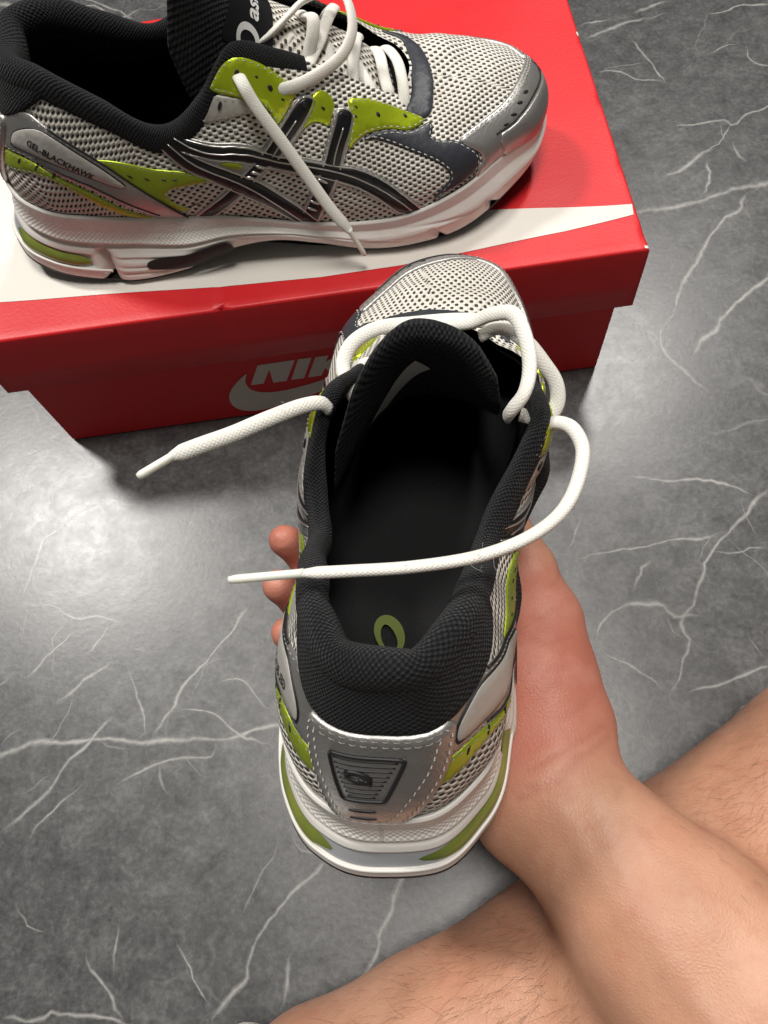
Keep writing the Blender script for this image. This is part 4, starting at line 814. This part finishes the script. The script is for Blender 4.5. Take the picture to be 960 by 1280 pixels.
lace(s2,[(.022,-.1079,.193),(.0242,-.1057,.1983),(.0292,-.1045,.1987),(.0333,-.1068,.1976),(.0375,-.1047,.1984),(.043,-.0999,.196)],2.5,1.4,(0,0,1),None,True)

# ------------------------------------------------------------------ person: forearm, hand and bare leg as one skin surface
def capsule(A,Bp,ra,rb): return (np.array(A,float),np.array(Bp,float),ra,rb)
def chain(pts,radii): return [capsule(a,b,r0,r1) for a,b,r0,r1 in zip(pts[:-1],pts[1:],radii[:-1],radii[1:])]
groups=[]   # (capsules, smoothing)
HAND=[]
# carpus and palm under the sole
CW=[(.0745,-.2530,.1085),(.0885,-.2405,.1130)]
mcp=dict(i=(.060,-.150,.0985),m=(.047,-.168,.0965),r=(.039,-.186,.0960),p=(.034,-.204,.0965))
car=dict(i=(.089,-.226,.1060),m=(.083,-.232,.1040),r=(.077,-.238,.1030),p=(.070,-.244,.1025))
palm=[]
for k,r0,r1 in (('i',.0135,.0115),('m',.0135,.0115),('r',.0130,.0110),('p',.0125,.0100)): palm+=chain([car[k],mcp[k]],[r0,r1])
palm+=[capsule((.082,-.205,.103),(.055,-.19,.098),.015,.013)]
palm+=chain([(.060,-.252,.1050),(.052,-.236,.1015),(.044,-.216,.0985)],[.0150,.0175,.0140])     # heel of the hand, little finger side
thenar=chain([(.0775,-.234,.1110),(.0765,-.207,.1090),(.0865,-.181,.1070)],[.0150,.0175,.0128])
thumb=chain([(.0865,-.181,.1070),(.0845,-.158,.1035),(.0790,-.131,.1030)],[.0128,.0102,.0080])
HAND+= [(palm,.022),(thenar,.024),(thumb,.006)]
def finger(m,pip,dip,tip,r): HAND.append((chain([m,pip,dip,tip],r),.005))
finger(mcp['i'],(.020,-.143,.0990),(-.0095,-.1395,.1060),(-.0168,-.1378,.1225),[.0108,.0092,.0082,.0070])
finger(mcp['m'],(.010,-.1615,.0970),(-.0140,-.1590,.1045),(-.0206,-.1572,.1225),[.0108,.0092,.0082,.0071])
finger(mcp['r'],(.006,-.1800,.0965),(-.0135,-.1780,.1030),(-.0190,-.1765,.1195),[.0104,.0090,.0079,.0068])
finger(mcp['p'],(.006,-.1985,.0970),(-.0090,-.1970,.1035),(-.0150,-.1950,.1150),[.0096,.0082,.0072,.0064])
ARM=chain([(.0790,-.2455,.1140),(.1125,-.2875,.1265),(.1345,-.3185,.1330),(.1850,-.3800,.1350)],[.0190,.0222,.0262,.034])
ARM2=chain([(.0735,-.2545,.1085),(.0955,-.2985,.1215),(.1105,-.3300,.1270),(.1500,-.4000,.1320)],[.0195,.0220,.0260,.034])
LEG=chain([(-.075,-.372,.040),(-.030,-.3500,.046),(.020,-.3400,.050),(.075,-.3270,.0525),(.140,-.2985,.055),(.215,-.2640,.058),(.300,-.2260,.066)],[.034,.0355,.042,.0495,.0545,.0575,.064])
THIGH=chain([(.300,-.2260,.066),(.270,-.360,.072),(.200,-.560,.085)],[.064,.072,.080])
HAND=[([(A+np.array([0,.002,.004]),B_+np.array([0,.002,.004]),a_,b_) for A,B_,a_,b_ in cs],k) for cs,k in HAND]
GROUPS=HAND+[(ARM,.010),(ARM2,.02),(LEG,.03),(THIGH,.03)]
def sdf_caps(X,Y,Z,caps,k):
    d=None
    for A,B,ra,rb in caps:
        ab=B-A; t=((X-A[0])*ab[0]+(Y-A[1])*ab[1]+(Z-A[2])*ab[2])/(ab@ab); t=np.clip(t,0,1)
        v=np.sqrt((X-A[0]-t*ab[0])**2+(Y-A[1]-t*ab[1])**2+(Z-A[2]-t*ab[2])**2)-(ra+(rb-ra)*t)
        if d is None: d=v
        else:
            h=np.clip(.5+.5*(d-v)/.006,0,1); d=d*(1-h)+v*h-.006*h*(1-h)
    return d
def body_surface(lo,hi,res):
    lo=np.array(lo);hi=np.array(hi); n=np.ceil((hi-lo)/res).astype(int)+1
    D=np.full(n,.05,np.float32)
    for caps,k in GROUPS:
        pts=np.array([c[i]+s_*max(c[2],c[3]) for c in caps for i in (0,1) for s_ in (1,-1)])
        b0=pts.min(0)-k-.012; b1=pts.max(0)+k+.012
        i0=np.clip(np.floor((b0-lo)/res).astype(int),0,n-1); i1=np.clip(np.ceil((b1-lo)/res).astype(int)+1,1,n)
        if (i1<=i0).any(): continue
        ax=[(lo[a]+res*np.arange(i0[a],i1[a])).astype(np.float32) for a in range(3)]
        X,Y,Z=np.meshgrid(*ax,indexing='ij'); v=sdf_caps(X,Y,Z,caps,k).astype(np.float32)
        sl=tuple(slice(a,b) for a,b in zip(i0,i1)); d=D[sl]; h=np.clip(.5+.5*(d-v)/k,0,1); D[sl]=np.minimum(d*(1-h)+v*h-k*h*(1-h),d)
    # naive surface nets
    S=D<0
    c=np.zeros(tuple(n-1),np.int8)
    for a in (0,1):
        for b in (0,1):
            for e in (0,1): c+=S[a:n[0]-1+a,b:n[1]-1+b,e:n[2]-1+e]
    act=(c>0)&(c<8); idx=-np.ones(act.shape,np.int64); cells=np.argwhere(act); idx[act]=np.arange(len(cells))
    acc=np.zeros((len(cells),3)); cnt=np.zeros(len(cells))
    off=[(a,b,e) for a in (0,1) for b in (0,1) for e in (0,1)]
    for p in off:
        for q in off:
            if sum(abs(x-y) for x,y in zip(p,q))==1 and p<q:
                dp=D[cells[:,0]+p[0],cells[:,1]+p[1],cells[:,2]+p[2]];dq=D[cells[:,0]+q[0],cells[:,1]+q[1],cells[:,2]+q[2]]
                m=(dp<0)!=(dq<0); t=np.where(m,dp/np.where(m,dp-dq,1),0)
                acc+=np.where(m[:,None],np.array(p)+t[:,None]*(np.array(q)-np.array(p)),0); cnt+=m
    V=lo+(cells+acc/cnt[:,None])*res
    F=[]
    for ax in range(3):
        u,v=[(1,2),(2,0),(0,1)][ax]
        sl0=[slice(None)]*3; sl1=[slice(None)]*3; sl0[ax]=slice(0,n[ax]-1); sl1[ax]=slice(1,n[ax])
        a=S[tuple(sl0)];b=S[tuple(sl1)]; e=np.argwhere(a!=b); e=e[(e[:,u]>0)&(e[:,v]>0)&(e[:,u]<n[u]-1)&(e[:,v]<n[v]-1)]
        fl=a[e[:,0],e[:,1],e[:,2]]
        def cell(du,dv):
            g=e.copy(); g[:,u]-=du; g[:,v]-=dv; return idx[g[:,0],g[:,1],g[:,2]]
        Q=np.stack([cell(1,1),cell(0,1),cell(0,0),cell(1,0)],1); Q[~fl]=Q[~fl][:,::-1]; F.append(Q[(Q>=0).all(1)])
    return V,np.vstack(F)
V,F=body_surface((-.14,-.60,-.01),(.40,-.10,.20),.0017)
# relax
nb=np.vstack([F[:,[0,1]],F[:,[1,2]],F[:,[2,3]],F[:,[3,0]]]); nb=np.vstack([nb,nb[:,::-1]])
for _ in range(7):
    sm=np.zeros_like(V); ct=np.zeros(len(V)); np.add.at(sm,nb[:,0],V[nb[:,1]]); np.add.at(ct,nb[:,0],1); V=V*.45+sm/np.maximum(ct,1)[:,None]*.55
# veins, tendons and wrist creases as real relief
def vnormals(V,F):
    fn=np.cross(V[F[:,2]]-V[F[:,0]],V[F[:,3]]-V[F[:,1]]); N=np.zeros_like(V)
    for i in range(4): np.add.at(N,F[:,i],fn)
    return N/(np.linalg.norm(N,axis=1,keepdims=True)+1e-12)
N=vnormals(V,F)
def ridge(pts,wd,h):
    P=catmull(np.array(pts,float),24)[:,:2]; d=np.full(len(V),1e9); W2=V[:,:2]
    for a,b in zip(P[:-1],P[1:]):
        ab=b-a; t=np.clip(((W2-a)@ab)/(ab@ab+1e-12),0,1); d=np.minimum(d,np.linalg.norm(W2-a-t[:,None]*ab,axis=1))
    return h*np.exp(-(d/wd)**2)*(V[:,2]>.085)
disp=np.zeros(len(V))
disp+=ridge([(.0855,-.2512),(.0875,-.272),(.093,-.291),(.103,-.316)],.0036,.0006)
disp+=ridge([(.0735,-.2522),(.080,-.2723),(.088,-.2905),(.097,-.310)],.0040,.0005)
disp+=ridge([(.094,-.262),(.104,-.278),(.112,-.300)],.0026,.0004)
disp-=ridge([(.0654,-.2389),(.0744,-.2349),(.0862,-.2311),(.0960,-.2265)],.0010,.00045)
disp-=ridge([(.0598,-.2475),(.0726,-.2441),(.0876,-.2356),(.0985,-.2297)],.0010,.0004)
for cr in ([(.0700,-.1780),(.0800,-.1830),(.0900,-.1800)],[(.0720,-.1880),(.0820,-.1935),(.0930,-.1920)],[(.0700,-.2120),(.0790,-.2050),(.0880,-.2040)],[(.0880,-.1700),(.0930,-.1660),(.0960,-.1600)],[(.0640,-.2440),(.0740,-.2420),(.0850,-.2350)],[(.0720,-.2620),(.0830,-.2580),(.0960,-.2480)],[(.0800,-.2240),(.0880,-.2200),(.0950,-.2150)]):
    disp-=ridge(cr,.0009,.00028)

vein_w=np.clip(disp/.0006,0,1)*(disp>0); crease_w=np.clip(-disp/.0008,0,1)
V=V+N*disp[:,None]*np.clip((N[:,2]+.1)/.4,0,1)[:,None]
person=mesh('person',V,F,'skin')
a=np.zeros(len(V)); pp=np.array([.066,-.20,.104])
a=np.clip((.058-np.linalg.norm((V-pp)*np.array([1,.85,1]),axis=1))/.022,0,1); a=np.maximum(a,np.clip((.035-V[:,0])/.02,0,1)*(V[:,1]>-.215)*(V[:,2]>.08)); a=a*a*(3-2*a)*(V[:,2]>.075)
for nm_,val in (('vein',vein_w),('crease',crease_w)):
    q_=person.attributes.new(nm_,'FLOAT','POINT'); q_.data.foreach_set('value',val.astype(np.float32))
at=person.attributes.new('palm','FLOAT','POINT'); at.data.foreach_set('value',a.astype(np.float32))
per=link('person',person); per['label']='bare forearm and cupped hand holding the shoe, hairy bare leg on the floor below'; per['category']='person'
# sock at the ankle
sk=chain([(-.052,-.361,.043),(-.085,-.378,.040),(-.125,-.395,.034)],[.0385,.038,.035])
P=np.array([(-.0475,-.3535,.0460),(-.061,-.3575,.0455),(-.085,-.370,.0430),(-.105,-.387,.040),(-.130,-.397,.038),(-.170,-.410,.034),(-.185,-.414,.032)])
Vt,Ft,Ut=tube(P,.0392,.0392,40,step=.003,taper=[(0,.90),(.03,.97),(.08,1),(.2,1.0),(.6,1.02),(.85,.95),(.97,.6),(1,.3)]); 
link('sock',mesh('sock',Vt,Ft,'sock',Ut),per)
# leg and arm hair: fine tapered strands rooted in the skin
tri=person.polygons; C=np.zeros(len(F)*3); person.polygons.foreach_get('center',C); C=C.reshape(-1,3); Nf=np.zeros(len(F)*3); person.polygons.foreach_get('normal',Nf); Nf=Nf.reshape(-1,3)
if Nf[np.argmax(C[:,2])][2]<0: Nf=-Nf
def strands(ids,dirv,Lr,rad,lift,name):
    Vs=[];Fs=[]
    for i in ids:
        p=C[i]+rng.normal(0,.0006,3); n=Nf[i]; d=np.array(dirv)+rng.normal(0,.26,3); d-=n*(d@n); d/=np.linalg.norm(d)+1e-9; side=np.cross(n,d)
        L=rng.uniform(*Lr); cur=rng.normal(0,.35); lf=lift*rng.uniform(.5,1.4)
        pts=[]
        for t in (0,.35,.7,1.0): pts.append(p+d*L*t+n*(L*lf*math.sin(t*2.2)-.0003*(t==0)+.0002)+side*L*cur*t*t)
        o=len(Vs)
        for k,q in enumerate(pts):
            w=rad*(1-.8*k/3); Vs+= [q-side*w,q+side*w+n*w*.6]
        for k in range(3): Fs.append((o+2*k,o+2*k+1,o+2*k+3,o+2*k+2))
    return link(name,mesh(name,np.array(Vs),Fs,'hair'),per,kind='stuff')
leg=np.where((C[:,2]<.118)&(C[:,2]>.02)&(Nf[:,2]>-.2)&(C[:,0]>-.03)&((C[:,1]+.35)<(C[:,0])*.62+.16)&~((C[:,2]>.09)&(C[:,0]<.13)&(C[:,1]>-.262)))[0]
dl=np.array([np.min([np.linalg.norm(np.cross(c-A,B-A))/np.linalg.norm(B-A)-max(ra,rb) for A,B,ra,rb in LEG]) for c in C[leg[::40]]]) if False else None
A0=np.array([-.03,-.35,.046]);A1=np.array([.215,-.264,.058]); ax=(A1-A0)/np.linalg.norm(A1-A0); rel=C[leg]-A0; dd=np.linalg.norm(rel-(rel@ax)[:,None]*ax,axis=1); leg=leg[(dd<.062)&((rel@ax)>.015)]
dens=np.clip(((C[leg]-A0)@ax)/.08,.25,1); pick=leg[rng.random(len(leg))<dens*3800/len(leg)]
strands(pick,(-.75,-.55,-.25),(.005,.014),.000042,.2,'leg_hair')

# a few fine arm hairs along the upper edge of the forearm
armv=np.where((C[:,2]>.115)&(C[:,0]>.105)&(Nf[:,0]>.25)&(C[:,1]<-.255)&(C[:,1]>-.36))[0]
strands(armv[rng.random(len(armv))<260/max(1,len(armv))],(.1,-.9,0),(.005,.010),.00004,.22,'arm_hair')
# lint on the knit and fuzz on the lace
fz=[]
for base,n_ in (((.0524,-.1893,.2298),3),((.030,-.1905,.2302),2),((.0055,-.1300,.2195),2)):
    for _ in range(n_):
        b0=np.array(base)+rng.normal(0,.004,3)*np.array([1.4,.2,.1]); pts=[b0]
        for _k in range(4): pts.append(pts[-1]+rng.normal(0,.0014,3)*np.array([1,1,.45])+np.array([0,0,.0002]))
        fz.append(tube(pts,.000032,.000032,4,step=.0008))
V_,F_,U_=merge(fz); Mi=np.array(s2.root.matrix_world.inverted()); V_=V_@Mi[:3,:3].T+Mi[:3,3]
link('lint',mesh('lint',V_,F_,'thread',U_),s2.root,kind='stuff')
